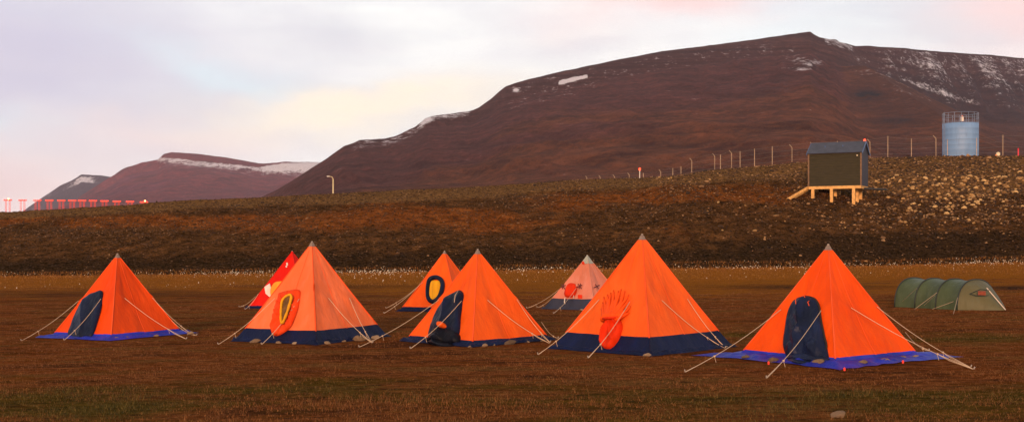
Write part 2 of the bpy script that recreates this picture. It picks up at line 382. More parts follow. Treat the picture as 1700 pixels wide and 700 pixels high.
def build_mountain():
    us_ = np.concatenate([np.linspace(-0.42, -0.22, 60)[:-1], np.linspace(-0.22, 0.44, 1000), np.linspace(0.44, 0.75, 120)[1:]])
    T = np.concatenate([np.linspace(0, 1, 330), np.linspace(1, 1.6, 20)[1:]])
    U, TT = np.meshgrid(us_, T); px = CX + F * U
    S = np.interp(px, *SIL) + 1.6 * fbm(px * 0.05, px * 0, 4)
    Yc = np.interp(px, [200, 440, 800, 1345, 1480, 1600, 1700, 2300], [1300, 1500, 1950, 2250, 2420, 2680, 2850, 2900])
    Y0 = 560.0
    z0 = HC + (HY - (np.interp(px, *CREST) + 10)) / F * Y0
    zc = HC + (HY - S) / F * Yc
    Y = Y0 + TT * (Yc - Y0); X = U * Y
    t = np.clip(TT, 0, 1)
    edge = 0.90 - 0.05 * sst(1000, 1350, px) + 0.0 * px
    frac = 0.84 - 0.03 * sst(1000, 1350, px) - 0.25 * sst(1340, 1500, px)
    frac = frac + (0.92 - frac) * (1 - sst(560, 760, px))
    p = np.where(t < edge, frac * (t / edge) ** 1.3, frac + (1 - frac) * np.sin(np.clip((t - edge) / (1 - edge), 0, 1) * np.pi / 2) ** 0.9)
    wr_ = sst(1340, 1460, px)
    plin = frac + (1 - frac) * np.clip((t - edge) / (1 - edge), 0, 1)
    p = np.where(t > edge, p * (1 - wr_) + plin * wr_, p)
    z = z0 + (zc - z0) * p
    z = np.where(TT > 1, zc - (TT - 1) * (Yc - Y0) * 0.03, z)
    cliff = sst(edge - 0.04, edge + 0.02, TT)
    # broad relief, scree fans and gullies (running down slope)
    win = np.clip(t * (1 - t) * 4, 0, 1)
    z += win * (34 * fbm(X * 0.0035, Y * 0.0016 + 3, 3) + 11 * fbm(X * 0.018, Y * 0.006, 3))
    z -= win * 3.0 * np.abs(fbm(X * 0.07 + 0.02 * Y, Y * 0.006 + 7, 3)) * 3
    terr = win * (1 - cliff) * (1 - sst(0.1, 0.55, t))
    z += terr * 5.0 * np.sin((z * 0.22 + 10 * fbm(X * 0.004, Y * 0.004, 3)))
    # fluted walls on the right hand cliff
    fl = sst(1380, 1460, px) * sst(0.55, 0.85, t) * (1 - sst(0.95, 1.0, t))
    warp = px - 420 * (1 - t) + 34 * fbm(px * 0.013, t * 3, 3)
    ridg = np.clip((vn(warp / 19.0, t * 2.0) - 0.5) * 1.7 + 0.5, 0, 1)
    ridg2 = vn(warp / 7.0 + 5, t * 5)
    z += fl * (26 * (ridg - 0.5) + 9 * (ridg2 - 0.5) + 14 * fbm(px * 0.05, t * 14, 3))
    lf = (1 - sst(1380, 1440, px)) * sst(700, 860, px) * sst(0.8, 0.9, t) * (1 - sst(0.96, 1.0, t))
    z += lf * 9 * fbm(px * 0.08, t * 3, 3)
    # spur running towards the camera
    sp = np.array([((a - CX) / F * c, c, HC + (HY - b) / F * c) for a, b, c in SPUR])
    best = np.full(X.shape, 1e9); zr = np.zeros(X.shape); side = np.zeros(X.shape)
    for i in range(len(sp) - 1):
        a = sp[i]; b = sp[i + 1]; d = b[:2] - a[:2]; L2 = d @ d
        k = np.clip(((X - a[0]) * d[0] + (Y - a[1]) * d[1]) / L2, 0, 1)
        dx = X - a[0] - k * d[0]; dy = Y - a[1] - k * d[1]; dist = np.hypot(dx, dy)
        cr = d[0] * (Y - a[1]) - d[1] * (X - a[0])
        m = dist < best
        best = np.where(m, dist, best); zr = np.where(m, a[2] + (b[2] - a[2]) * k, zr); side = np.where(m, cr, side)
    right = side > 0
    drop = np.where(right, 0.52 * best, 0.11 * best + 0.00012 * best ** 2)
    zs = zr - drop + 7 * fbm(X * 0.012, Y * 0.006, 3) * np.clip(best / 60, 0, 1)
    zs = np.where(TT > 1.02, -100, zs)
    z1 = smax(z, zs, 16)
    onspur = sst(-5, 25, zs - z)
    # keep the skyline at its surveyed height
    for _ in range(2):
        el_ = ((z1 - HC) / Y).max(0); kf = np.clip(((HY - S[0]) / F) / np.maximum(el_, 1e-3), 0.8, 1.1)
        z1 = HC + (z1 - HC) * (1 + (kf[None] - 1) * sst(0.25, 0.8, t) * (px > 445))
    spy = HY - (z1 - HC) / Y * F
    # snow mask laid on the surface where drifts lie
    def bl(cx, cy_, sx, sy): return np.exp(-((px - cx) / sx) ** 2 - ((spy - cy_) / sy) ** 2)
    dS = spy - S
    snow = np.full(X.shape, -1.0)
    def band(x0, x1, d0, d1, amp, f=30):
        return amp * sst(x0, x0 + f, px) * (1 - sst(x1 - f, x1, px)) * sst(d0 - 1, d0 + 2, dS) * (1 - sst(d1 - 3, d1 + 5, dS))
    snow += band(575, 720, -2, 13, 1.1, 15)
    snow += band(690, 790, -2, 8, 1.75, 15)
    snow += band(820, 1010, 4, 42, 0.62)
    snow += band(990, 1300, 6, 30, 0.72)
    snow += band(1280, 1345, 20, 50, 0.75)
    snow += band(1362, 1420, -1, 9, 1.6, 10)
    snow += band(1400, 1500, 3, 50, 0.95) * (0.45 + 0.6 * ridg) + band(1450, 1900, 2, 85, 1.22) * (0.52 + 0.5 * ridg + 0.25 * ridg2) * (1 - 0.5 * sst(20, 75, dS))
    tt = (px - 928) / 47.0
    drift = np.exp(-((spy - (137.5 - 11 * np.clip(tt, 0, 1))) / 3.2) ** 2) * sst(-0.05, 0.05, tt) * (1 - sst(0.95, 1.05, tt))
    snow += 3.6 * drift + 2.6 * bl(856, 150, 6, 3) + 1.75 * bl(1346, 105, 24, 9) + 1.3 * bl(1322, 115, 34, 4) + 1.0 * bl(1005, 119, 5, 3)
    snow += 1.15 * np.exp(-((spy - (126 + (px - 1480) * 0.33)) / 4.0) ** 2) * sst(1485, 1500, px) * (1 - sst(1600, 1640, px)) * (1 - onspur)
    snow = np.where(onspur > 0.5, np.minimum(snow, -0.2), snow)
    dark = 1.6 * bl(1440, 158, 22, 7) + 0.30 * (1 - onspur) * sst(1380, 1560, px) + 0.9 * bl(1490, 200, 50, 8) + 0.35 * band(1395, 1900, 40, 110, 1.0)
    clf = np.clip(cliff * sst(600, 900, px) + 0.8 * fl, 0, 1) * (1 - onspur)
    V = np.stack([X, Y, z1], -1).reshape(-1, 3)
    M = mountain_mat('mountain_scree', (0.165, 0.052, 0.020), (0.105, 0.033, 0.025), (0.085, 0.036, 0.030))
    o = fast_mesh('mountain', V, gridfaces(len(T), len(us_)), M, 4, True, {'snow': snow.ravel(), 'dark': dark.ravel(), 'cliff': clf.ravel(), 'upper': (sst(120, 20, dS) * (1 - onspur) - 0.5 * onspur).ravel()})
    tag(o, kind='structure')
build_mountain()

def far_mountain(name, sil, Yc, Y0, ytoe, mat, snowf, u0, u1, nu, edge=0.9, frac=0.8):
    us_ = np.linspace(u0, u1, nu); T = np.concatenate([np.linspace(0, 1, 150), np.linspace(1, 1.5, 12)[1:]])
    U, TT = np.meshgrid(us_, T); px = CX + F * U
    S = np.interp(px, *sil) + 1.2 * fbm(px * 0.08, px * 0 + 2, 4)
    z0 = HC + (HY - ytoe) / F * Y0 + 0 * U
    zc = HC + (HY - S) / F * Yc; Y = Y0 + TT * (Yc - Y0); X = U * Y; t = np.clip(TT, 0, 1)
    p = np.where(t < edge, frac * (t / edge) ** 1.15, frac + (1 - frac) * np.sin(np.clip((t - edge) / (1 - edge), 0, 1) * np.pi / 2))
    z = z0 + (zc - z0) * p
    z = np.where(TT > 1, zc - (TT - 1) * (Yc - Y0) * 0.05, z)
    win = np.clip(t * (1 - t) * 4, 0, 1)
    z += win * (70 * fbm(X * 0.002, Y * 0.001, 3) + 30 * fbm(X * 0.008, Y * 0.003, 3))
    spy = HY - (z - HC) / Y * F
    sn, dk, cl = snowf(px, spy, S, t)
    o = fast_mesh(name, np.stack([X, Y, z], -1).reshape(-1, 3), gridfaces(len(T), nu), mat, 4, True, {'snow': sn.ravel(), 'dark': dk.ravel(), 'cliff': cl.ravel()})
    tag(o, kind='structure'); return o
MF = mountain_mat('far_mountain_rock', (0.25, 0.042, 0.038), (0.18, 0.036, 0.052), (0.26, 0.044, 0.038), (0.92, 0.84, 0.86), 2.0)
def sn2(px, spy, S, t):
    a = np.interp(px, [250, 262, 300, 330, 430, 470, 540], [262, 260, 263, 266, 276.5, 271, 268])
    b = np.interp(px, [250, 262, 300, 330, 430, 500, 540], [265, 270, 272, 277, 284, 292, 290])
    s = -1.0 + 2.2 * sst(a - 1, a + 2, spy) * (1 - 0.75 * sst(a + 2, b + 4, spy)) * (1 - sst(b - 2, b + 14, spy)) * sst(250, 268, px)
    s += 1.0 * (1 - sst(430, 440, px) * 0 ) * sst(425, 445, px) * (1 - sst(8, 24, spy - S))
    s += 0.35 * sst(a, a + 10, spy) * (1 - sst(b, b + 22, spy))
    return s, 0.25 * sst(300, 330, spy), (spy < a).astype(float) * (px > 262) * (px < 440)
far_mountain('mountain_far', ([-60, 60, 110, 130, 150, 185, 205, 235, 262, 272, 285, 330, 380, 430, 437, 470, 525, 600, 760], [400, 362, 340, 328, 315, 293, 280, 270, 265, 256, 253, 255.5, 262, 271, 271.5, 268.5, 269, 275, 300]),
             6000, 3600, 352, MF, sn2, -0.47, -0.03, 520, 0.9, 0.8)
MF2 = mountain_mat('farthest_mountain_rock', (0.055, 0.035, 0.045), (0.05, 0.035, 0.045), (0.055, 0.03, 0.035), (0.92, 0.84, 0.86), 2.5)
def sn3(px, spy, S, t):
    s = -1.0 + 2.3 * np.exp(-((px - 138) / 26) ** 2) * sst(2, 4, spy - S) * (1 - sst(11, 16, spy - S))
    s += 0.5 * (1 - sst(2, 5, spy - S)) * (px < 130) + 1.1 * np.exp(-((px - 82) / 6) ** 2 - ((spy - 323) / 3) ** 2) + 1.0 * np.exp(-((px - 55) / 8) ** 2 - ((spy - 347) / 3) ** 2)
    return s, 0.3 + 0 * px, 0 * px
far_mountain('mountain_farthest', ([-100, 20, 35, 60, 85, 100, 118, 125, 135, 165, 195, 260, 400], [380, 362, 352, 335, 318, 308, 300, 296, 289.5, 291, 295, 310, 350]),
             8200, 6300, 366, MF2, sn3, -0.49, -0.2, 320, 0.92, 0.85)

# ------------------------------------------------------------------ rubble on the bank (stuff) and boulders (things)
def bank_point(px, py):
    Ys = np.linspace(YF - 1, 176, 900); u = (px - CX) / F
    sy = HY - (ground(u * Ys, Ys) - HC) / Ys * F
    i = int(np.argmax(sy <= py)); 
    if sy[i] > py: return None
    return (u * Ys[i], Ys[i])
def scatter(name, N, mat, fn, label, seedv=5):
    r = np.random.default_rng(seedv)
    X, Y, S = fn(r, N)
    Z = ground(X, Y); n = len(X)
    base = IV[None] * (1 + r.uniform(-.28, .28, (n, 12, 1)))
    S = S * np.where(r.random(n) < 0.012, 2.0, 1.0)
    sc = np.stack([S, S * r.uniform(.6, 1, n), S * r.uniform(.4, .75, n)], -1)[:, None]
    base = base * sc
    a = r.uniform(0, 6.28, n); ca, sa = np.cos(a)[:, None], np.sin(a)[:, None]
    bx = base[..., 0] * ca - base[..., 1] * sa; by = base[..., 0] * sa + base[..., 1] * ca
    V = np.stack([bx + X[:, None], by + Y[:, None], base[..., 2] + (Z + 0.15 * S)[:, None]], -1)
    T = (np.array(IF)[None] + (np.arange(n) * 12)[:, None, None]).reshape(-1, 3)
    rn = r.random(n) ** 2.1 * (0.80 + 0.20 * np.clip((X / Y + 0.02) * 4, 0, 1))
    o = fast_mesh(name, V.reshape(-1, 3), T, mat, 3, False, {'rnd': np.repeat(rn, 12)})
    return tag(o, label, 'rubble', kind='stuff')
def fb(r, N):
    u = r.uniform(-0.5, 0.5, N); px = CX + F * u
    Y = r.uniform(YF + 0.5, 172, N); X = u * Y
    t = (Y - YF) / (np.interp(px, *YCR) - YF)
    dens = 0.16 + 0.84 * sst(0.1, 0.6, t)
    fld = np.exp(-((px - 1580) / 170) ** 2) * sst(0.2, 0.35, t)
    dens = dens * (0.45 + 0.55 * sst(-0.05, 0.1, fbm(X * 0.15, Y * 0.15, 3))) + fld
    k = r.random(N) < dens; X, Y, px, fld = X[k], Y[k], px[k], fld[k]
    S = (0.055 + 0.12 * r.random(len(X)) ** 2.4) * (0.8 + 0.25 * np.clip(X / Y * 4, 0, 1)) + 0.04 * fld * r.random(len(X))
    return X, Y, S
scatter('bank_rubble', 80000, M_rubble, fb, 'loose brown rubble covering the long embankment')
ROCKS = [rock_mesh(i, M_boulder) for i in range(10)]
rb = np.random.default_rng(11); cnt = 0
while cnt < 292:
    q = rb.random()
    if q < 0.62: px, py = rb.normal(1585, 62), rb.normal(327, 17)
    elif q < 0.86: px, py = rb.uniform(1450, 1720), rb.normal(300, 11)
    elif q < 0.93: px, py = rb.uniform(1080, 1345), rb.normal(293, 3)
    else: px, py = rb.uniform(1150, 1700), rb.uniform(330, 400)
    if not (1060 < px < 1730 and 285 < py < 425): continue
    if 1290 < px < 1445 and py < 345 and q < 0.93: continue
    if 1335 < px < 1445 and py < 345: continue
    b = bank_point(px, py)
    if b is None: continue
    s = 0.17 + 0.20 * rb.random() ** 1.8
    if q >= 0.86: s *= 0.75
    o = bpy.data.objects.new('boulder', ROCKS[cnt % 10]); COL.objects.link(o)
    o.location = (b[0], b[1], gz(*b) + s * 0.18); o.scale = (s, s, s); o.rotation_euler = (rb.normal(0, .2), rb.normal(0, .2), rb.uniform(0, 6.28))
    ROOT[o.name] = o.location.copy()
    tag(o, 'ochre boulder lying on the rubble of the embankment slope, right half', 'boulder', 'boulders on the embankment')
    cnt += 1
TENTS = []
def one_rock(px, py, s, label, mesh=0, Y=None, mat=M_camprock, group=None, flat=(1, .8, .6)):
    p = ray_ground(px, py) if Y is None else Vector((*Y, gz(*Y)))
    for t in TENTS:
        d = t.c - p
        if d.length < t.R * 1.6 and Y is None:
            for _ in range(60):
                v = p - t.c; a = t.th; lx = v.x * math.cos(a) + v.y * math.sin(a); ly = -v.x * math.sin(a) + v.y * math.cos(a)
                if abs(lx) + abs(ly) > t.R + s * 0.5 + 0.03: break
                p = Vector((p.x, p.y - 0.05, 0))
            p.z = gz(p.x, p.y)
    me = ROCKS[mesh].copy(); me.materials.clear(); me.materials.append(mat)
    o = bpy.data.objects.new('stone', me); COL.objects.link(o)
    o.location = p + Vector((0, 0, s * 0.3 * flat[2])); o.scale = (s * flat[0], s * flat[1], s * flat[2]); o.rotation_euler = (0.1, -0.1, random.uniform(-.5, .5))
    return tag(o, label, 'stone', group)
b = bank_point(1288, 359); one_rock(0, 0, 0.36, 'yellowish lone boulder low on the embankment, below the bench left of the hut', 3, (b[0], b[1]), M_boulder)
b = bank_point(1030, 297); one_rock(0, 0, 0.33, 'pale squat boulder on the embankment crest left of the red light post', 5, (b[0] + 5, b[1]), M_boulder)

# ------------------------------------------------------------------ tents
def tent_solve(ax, cy, L, Fr, R_):
    c = ray_ground(ax, cy); best = None
    for R in np.arange(1.3, 2.8, 0.02):
        for th in np.arange(-0.6, 0.61, 0.02):
            def s(k):
                a = th + k * math.pi / 2
                return CX + F * (c.x + R * math.sin(a)) / (c.y - R * math.cos(a))
            e = 0
            if L is not None: e += (s(-1) - L) ** 2
            if Fr is not None: e += (s(0) - Fr) ** 2
            if R_ is not None: e += (s(1) - R_) ** 2
            if best is None or e < best[0]: best = (e, R, th)
    return c, best[1], best[2]

class Tent:
    def __init__(s, ax, ay, cy, L, Fr, R_, v1, label, mat, skirt, seam, apron=None, capmat=None, cap_v=0.042, tugs=(), group='pyramid tents pitched on the tundra', wavy=0.0, seam2=None):
        s.c, s.R, s.th = tent_solve(ax, cy, L, Fr, R_)
        s.apex = P(ax, ay + 2.0, s.c.y)
        TENTS.append(s)
        s.root = empty('pyramid_tent', s.c, label, 'tent', group)
        s.K = []
        for k in range(4):      # 0 front, 1 right, 2 back, 3 left
            a = s.th + k * math.pi / 2
            x = s.c.x + s.R * math.sin(a); y = s.c.y - s.R * math.cos(a)
            s.K.append(Vector((x, y, gz(x, y) - 0.01)))
        s.mat = mat; s.v1 = v1
        s.tugs = [s.on(f, x, y, 0) for f, x, y in tugs]
        seed = ax * 0.13
        def facepts(k, vs, flare=0.0, off=0.0):
            a = s.K[k]; b = s.K[(k + 1) % 4]; ns = 25; out = []
            nrm = (b - a).cross(s.apex - a).normalized()
            if nrm.dot((a + b) / 2 - s.c) < 0: nrm = -nrm
            for v in vs:
                row = []
                for i in range(ns):
                    q = i / (ns - 1)
                    p = s.apex.lerp(a.lerp(b, q), v)
                    e = math.sin(math.pi * q)
                    sag = -0.10 * e * math.sin(math.pi * min(v, 1)) * v
                    wr = 0.045 * float(fbm(q * 5 + seed + k * 7, v * 3.2 + seed, 3)) * e ** .5 * 2
                    # tension folds fan out from the apex
                    wr += 0.014 * math.sin(q * 17 + k + seed) * e * v * (0.4 + 0.6 * float(vn(q * 3 + seed, v * 2)))
                    p = p + nrm * (sag + wr * min(1, v * 2) + off)
                    hc_ = Vector((p.x - s.c.x, p.y - s.c.y, 0)); p = p - hc_ * 0.022 * math.sin(math.pi * min(1, v / s.v1))
                    for tg in s.tugs:
                        d2 = (p - tg).length_squared
                        p = p + nrm * 0.055 * math.exp(-d2 / 0.035)
                    if flare: 
                        h = Vector((p.x - s.c.x, p.y - s.c.y, 0)).normalized(); p = p + h * flare * max(0, v - s.v1) / (1 - s.v1 + 1e-6)
                    row.append(p)
                out.append(row)
            return out
        def build(name, vs, mat, flare=0.0, off=0.0, wavef=None):
            m = MB()
            for k in range(4):
                g = facepts(k, vs, flare, off); r = len(g); c = len(g[0])
                if wavef:
                    for i in range(c): g[-1][i] = wavef(k, i / (c - 1), g[-1][i])
                m.add([p for row in g for p in row], gridfaces(r, c).tolist())
            o = m.build(name, mat, s.root, True)
            import bmesh
            bm = bmesh.new(); bm.from_mesh(o.data); bmesh.ops.remove_doubles(bm, verts=bm.verts, dist=0.004); bmesh.ops.recalc_face_normals(bm, faces=bm.faces)
            for e in bm.edges:
                if len(e.link_faces) == 2 and e.calc_face_angle(0) > 0.6: e.smooth = False
            bm.to_mesh(o.data); bm.free(); return o
        build('canopy', list(np.linspace(0.02, v1, 30)), mat, 0.0, 0.0, (lambda k, q, p: p + Vector((0, 0, wavy * math.sin(q * 14 + k)))) if wavy else None)
        def hem(k, q, p):
            h = Vector((p.x - s.c.x, p.y - s.c.y, 0)).normalized(); p = p + h * (0.02 + 0.09 * float(vn(q * 9 + k * 3 + seed, 2.2)) ** 2 + 0.06 * (abs(q - .5) * 2) ** 6); z = gz(p.x, p.y) + 0.006 + 0.03 * max(0, float(vn(q * 14 + seed, k + .5)) - .55); return Vector((p.x, p.y, z))
        build('skirt', list(np.linspace(v1 - 0.006, 1.0, 7)), skirt, 0.05, 0.004, hem)
        # seam tubes over the four poles
        for k in range(4):
            pts = [g_ - Vector((g_.x - s.c.x, g_.y - s.c.y, 0)) * 0.016 * math.sin(math.pi * v / v1) for v, g_ in ((v, s.apex.lerp(s.K[k], v)) for v in np.linspace(0.045, v1, 12))]
            MB().tube(pts, 0.012, 6, 0.022).build('pole_sleeve', seam, s.root, True)
        for k in range(4):
            g = facepts(k, list(np.linspace(0.08, v1, 14)), 0, 0.004)
            MB().tube([r_[12] for r_ in g], 0.0065, 4).build('panel_seam', seam2 or seam, s.root)
        # vent cap of cloth gathered at the pole tops
        m = MB(); V = []
        for v, o_ in ((0.0, 0.020), (0.012, 0.032), (cap_v * 0.6, 0.016), (cap_v, 0.012)):
            for k in range(4):
                p = s.apex.lerp(s.K[k], v); h = Vector((s.K[k].x - s.c.x, s.K[k].y - s.c.y, 0)).normalized(); V.append(p + h * o_ + Vector((0, 0, 0.01 if v == 0 else 0)))
        Fc = [(3, 2, 1, 0)] + [(i * 4 + k, i * 4 + (k + 1) % 4, i * 4 + 4 + (k + 1) % 4, i * 4 + 4 + k) for i in range(3) for k in range(4)]
        m.add(V, Fc); m.build('vent_cap', capmat or M_cap, s.root)
        for k in range(4):
            d = (s.apex - s.K[k]).normalized()
            MB().tube([s.apex - d * 0.03, s.apex + d * 0.035], 0.014, 6).build('pole_tip', M_pole, s.root)
        if apron: s.apron(apron, skirt)
    def plane(s, f):
        # f: 'L' left-front face, 'R' right-front face
        a, b = (s.K[3], s.K[0]) if f == 'L' else (s.K[0], s.K[1])
        if f == 'B': a, b = s.K[1], s.K[2]
        n = (b - a).cross(s.apex - a).normalized()
        if n.dot((a + b) / 2 - s.c) < 0: n = -n
        return a, n
    def on(s, f, px, py, off=0.0):
        a, n = s.plane(f); cam = Vector((0, 0, HC)); d = P(px, py, 10) - cam
        t = (a - cam).dot(n) / d.dot(n); p = cam + d * t + n * off
        g = gz(p.x, p.y)
        if p.z < g + 0.012: p = ray_ground(px, py) + Vector((0, 0, 0.012))
        return p
    def apron(s, w, mat):
        V = []; n = 0; rows = 6; per = 36; N = 4 * per
        for r in range(rows):
            for i in range(N):
                k = i // per; q = (i % per) / per
                a = s.K[k]; b = s.K[(k + 1) % 4]; p = a.lerp(b, q)
                h = Vector((p.x - s.c.x, p.y - s.c.y, 0)).normalized()
                corner = abs(q - 0.5) * 2
                ww = w * (0.62 + 0.6 * corner ** 2.2) * (0.8 + 0.45 * float(vn(i * 0.35 + s.c.x, 3.3)))
                f = r / (rows - 1)
                p = p + h * (ww * f + 0.03)
                if r == 0: p = p - h * 0.10
                wr = 0.11 * (float(vn(i * 0.55 + s.c.x, f * 3 + 1)) ** 2) * math.sin(math.pi * min(1, f + 0.12)) + 0.045 * max(0, math.sin(i * 1.1 + f * 2 + 3 * float(vn(i * .2, 5)))) * f * (1 - f) * 2.5
                z = gz(p.x, p.y) + 0.02 + wr + (0.07 * (1 - f) ** 3)
                V.append((p.x, p.y, z))
        Fc = [(r * N + i, r * N + (i + 1) % N, (r + 1) * N + (i + 1) % N, (r + 1) * N + i) for r in range(rows - 1) for i in range(N)]
        mk('ground_flap', V, Fc, mat, s.root, True)
    def pillow(s, name, f, pts, bulge, mat, off=0.02, folds=0.0, nf=9, lean=None, close=True, rings=14, radial=None, smoothit=True):
        # closed outline (picture px) laid on the tent face and puffed outwards
        P2 = []; n = len(pts); sub = 8 if smoothit else 1
        for i in range(n):
            p0, p1, p2, p3 = [np.array(pts[(i + j) % n], float) for j in (-1, 0, 1, 2)]
            for j in range(sub):
                t = j / sub
                P2.append(0.5 * ((2 * p1) + (-p0 + p2) * t + (2 * p0 - 5 * p1 + 4 * p2 - p3) * t * t + (-p0 + 3 * p1 - 3 * p2 + p3) * t ** 3))
        P2 = np.array(P2); c2 = P2.mean(0); _, nrm = s.plane(f)
        V = []; N = len(P2); w = np.ptp(P2[:, 0]) / 2
        for r in range(rings + 1):
            k = 1 - r / (rings + 1)
            for q in P2:
                pp = c2 + (q - c2) * k
                o = off + bulge * math.sqrt(max(0, 1 - k ** 4))
                if folds:
                    if radial is not None:
                        ang = math.atan2(pp[0] - radial[0], radial[1] - pp[1]); ph = ang * nf * 2
                    else: ph = (pp[0] - c2[0]) / w * nf + 0.03 * (pp[1] - c2[1])
                    o += folds * (1 - 2 * abs(math.sin(ph / 2 + 1.6 * float(vn(pp[0] * 0.08, pp[1] * 0.05)))) ** 0.8) * (1 - k ** 8) + folds * 0.5 * (float(vn(pp[0] * 0.21, pp[1] * 0.12)) - .5)
                v = s.on(f, pp[0], pp[1], 0) + nrm * o
                g = gz(v.x, v.y) + 0.02
                if v.z < g: v.z = g
                V.append(v)
        V.append(s.on(f, c2[0], c2[1], 0) + nrm * (off + bulge))
        Fc = [(r * N + i, r * N + (i + 1) % N, (r + 1) * N + (i + 1) % N, (r + 1) * N + i) for r in range(rings) for i in range(N)]
        Fc += [(rings * N + i, rings * N + (i + 1) % N, len(V) - 1) for i in range(N)]
        # back edge so the piece has thickness
        b0 = len(V)
        for q in P2:
            v = s.on(f, q[0], q[1], 0) + nrm * (-0.02); V.append(v)
        Fc += [(i, b0 + i, b0 + (i + 1) % N, (i + 1) % N) for i in range(N)]
        return mk(name, V, Fc, mat, s.root, True)
    def ring(s, name, f, pts, r, mat, off=0.03, wob=0.0):
        n = len(pts); out = []
        for i in range(n):
            p0, p1, p2, p3 = [np.array(pts[(i + j) % n], float) for j in (-1, 0, 1, 2)]
            for j in range(5):
                t = j / 5
                out.append(0.5 * ((2 * p1) + (-p0 + p2) * t + (2 * p0 - 5 * p1 + 4 * p2 - p3) * t * t + (-p0 + 3 * p1 - 3 * p2 + p3) * t ** 3))
        c = [s.on(f, q[0], q[1], off) for q in out]; N = len(c); V = []; k = 10
        _, nrm = s.plane(f)
        for i in range(N):
            d = (c[(i + 1) % N] - c[i - 1]).normalized(); b = d.cross(nrm).normalized()
            rr = r * (1 + wob * math.sin(i * 1.9) + wob * (float(vn(i * .7, 1)) - .5))
            for j in range(k):
                a = 2 * math.pi * j / k; V.append(c[i] + nrm * math.sin(a) * rr * 1.2 + b * math.cos(a) * rr)
        Fc = [(i * k + j, i * k + (j + 1) % k, ((i + 1) % N) * k + (j + 1) % k, ((i + 1) % N) * k + j) for i in range(N) for j in range(k)]
        return mk(name, V, Fc, mat, s.root, True)
    def guy(s, f, sx, sy, ex, ey, r=0.0075, knot=None, start=None):
        a = start or s.on(f, sx, sy, 0.06); b = ray_ground(ex, ey); pts = []
        for i in range(9):
            t = i / 8; p = a.lerp(b, t); p.z -= 0.085 * math.sin(math.pi * t); pts.append(p)
        m = MB().tube(pts, r, 5)
        # doubled lower end with slider and loose tail
        k = a.lerp(b, 0.72); k.z -= 0.065; side = (b - a).cross(Vector((0, 0, 1))).normalized()
        m.tube([k, k + side * 0.03 + (b - a) * 0.1, b + side * 0.02], r * 0.8, 5)
        g = m.build('guy_rope', M_rope, s.root)
        MB().box(k, 0.035, 0.06, 0.03).build('rope_slider', M_rope, g)
        MB().tube([k, k + Vector((0.02, 0, -0.07)), k + Vector((0.035, 0, -0.13))], r * 0.7, 4).build('rope_tail', M_rope, g)
        d = (b - a); d.z = 0; d.normalize()
        MB().tube([b - d * 0.02 + Vector((0, 0, -0.08)), b + d * 0.03 + Vector((0, 0, 0.05))], 0.014, 6).build('tent_peg', M_peg, s.root)

M_cap = plain('vent_cloth', (0.20, 0.14, 0.11, 1), 0.8, 0.2, 20)
M_capg = plain('vent_cloth_green', (0.27, 0.27, 0.22, 1), 0.8, 0.2, 20)
M_pole = plain('pole_wood', (0.30, 0.24, 0.19, 1), 0.6, 0.2, 30)
M_rope = plain('guy_rope_cotton', (0.46, 0.32, 0.21, 1), 0.9, 0.2, 60)
M_peg = plain('peg_metal', (0.30, 0.24, 0.19, 1), 0.5, 0.2, 40)
NAVY = fabric('navy_cloth', (0.0045, 0.0085, 0.038, 1), (0.003, 0.0055, 0.024, 1), 0.0, 0.55)
NAVYD = fabric('dark_navy_cloth', (0.010, 0.015, 0.042, 1), (0.004, 0.006, 0.016, 1), 0.0, 0.4)
BLUE = fabric('blue_tarpaulin', (0.017, 0.030, 0.36, 1), (0.008, 0.015, 0.20, 1), 0.0, 0.45, (0.09, 0.045, 0.36, 1))
GREYN = fabric('faded_navy_cloth', (0.035, 0.034, 0.050, 1), (0.020, 0.022, 0.036, 1), 0.0, 0.6)
YEL = fabric('yellow_lining', (0.70, 0.36, 0.012, 1), (0.62, 0.27, 0.01, 1), 0.1)
YELP = fabric('light_yellow_lining', (0.75, 0.28, 0.02, 1), (0.7, 0.24, 0.02, 1), 0.1)
WHT = fabric('white_cloth', (0.62, 0.50, 0.40, 1), (0.55, 0.42, 0.32, 1), 0.0)
BLK = plain('dark_interior', (0.02, 0.012, 0.008, 1), 0.9, 0.2, 6)
XM = plain('dark_red_tape', (0.10, 0.018, 0.02, 1), 0.8, 0.2, 20)
def orange(n, r, g, b, f=None): return fabric(n, (r, g, b, 1), (r * 0.86, g * 0.80, b * 0.7, 1), 0.24, 0.6, f)
O1 = orange('orange_canvas_deep', 0.80, 0.070, 0.004)
O2 = orange('orange_canvas_faded', 0.92, 0.190, 0.062, (0.88, 0.24, 0.12, 1))
O3 = orange('orange_canvas_warm', 0.88, 0.110, 0.008)
O4 = orange('orange_canvas_sunned', 0.90, 0.125, 0.014)
O5 = orange('orange_canvas_bright', 0.88, 0.085, 0.003)
O7 = orange('salmon_canvas', 0.70, 0.22, 0.14, (0.76, 0.34, 0.26, 1))
O8 = orange('red_canvas', 0.72, 0.012, 0.004)
ROR = orange('red_orange_cloth', 0.74, 0.034, 0.004)
ORD = orange('orange_sleeve_cloth', 0.84, 0.066, 0.008)
SE = orange('seam_canvas', 0.88, 0.11, 0.025)
SE7 = orange('seam_salmon', 0.72, 0.26, 0.17)
SE8 = orange('seam_red', 0.74, 0.02, 0.008)

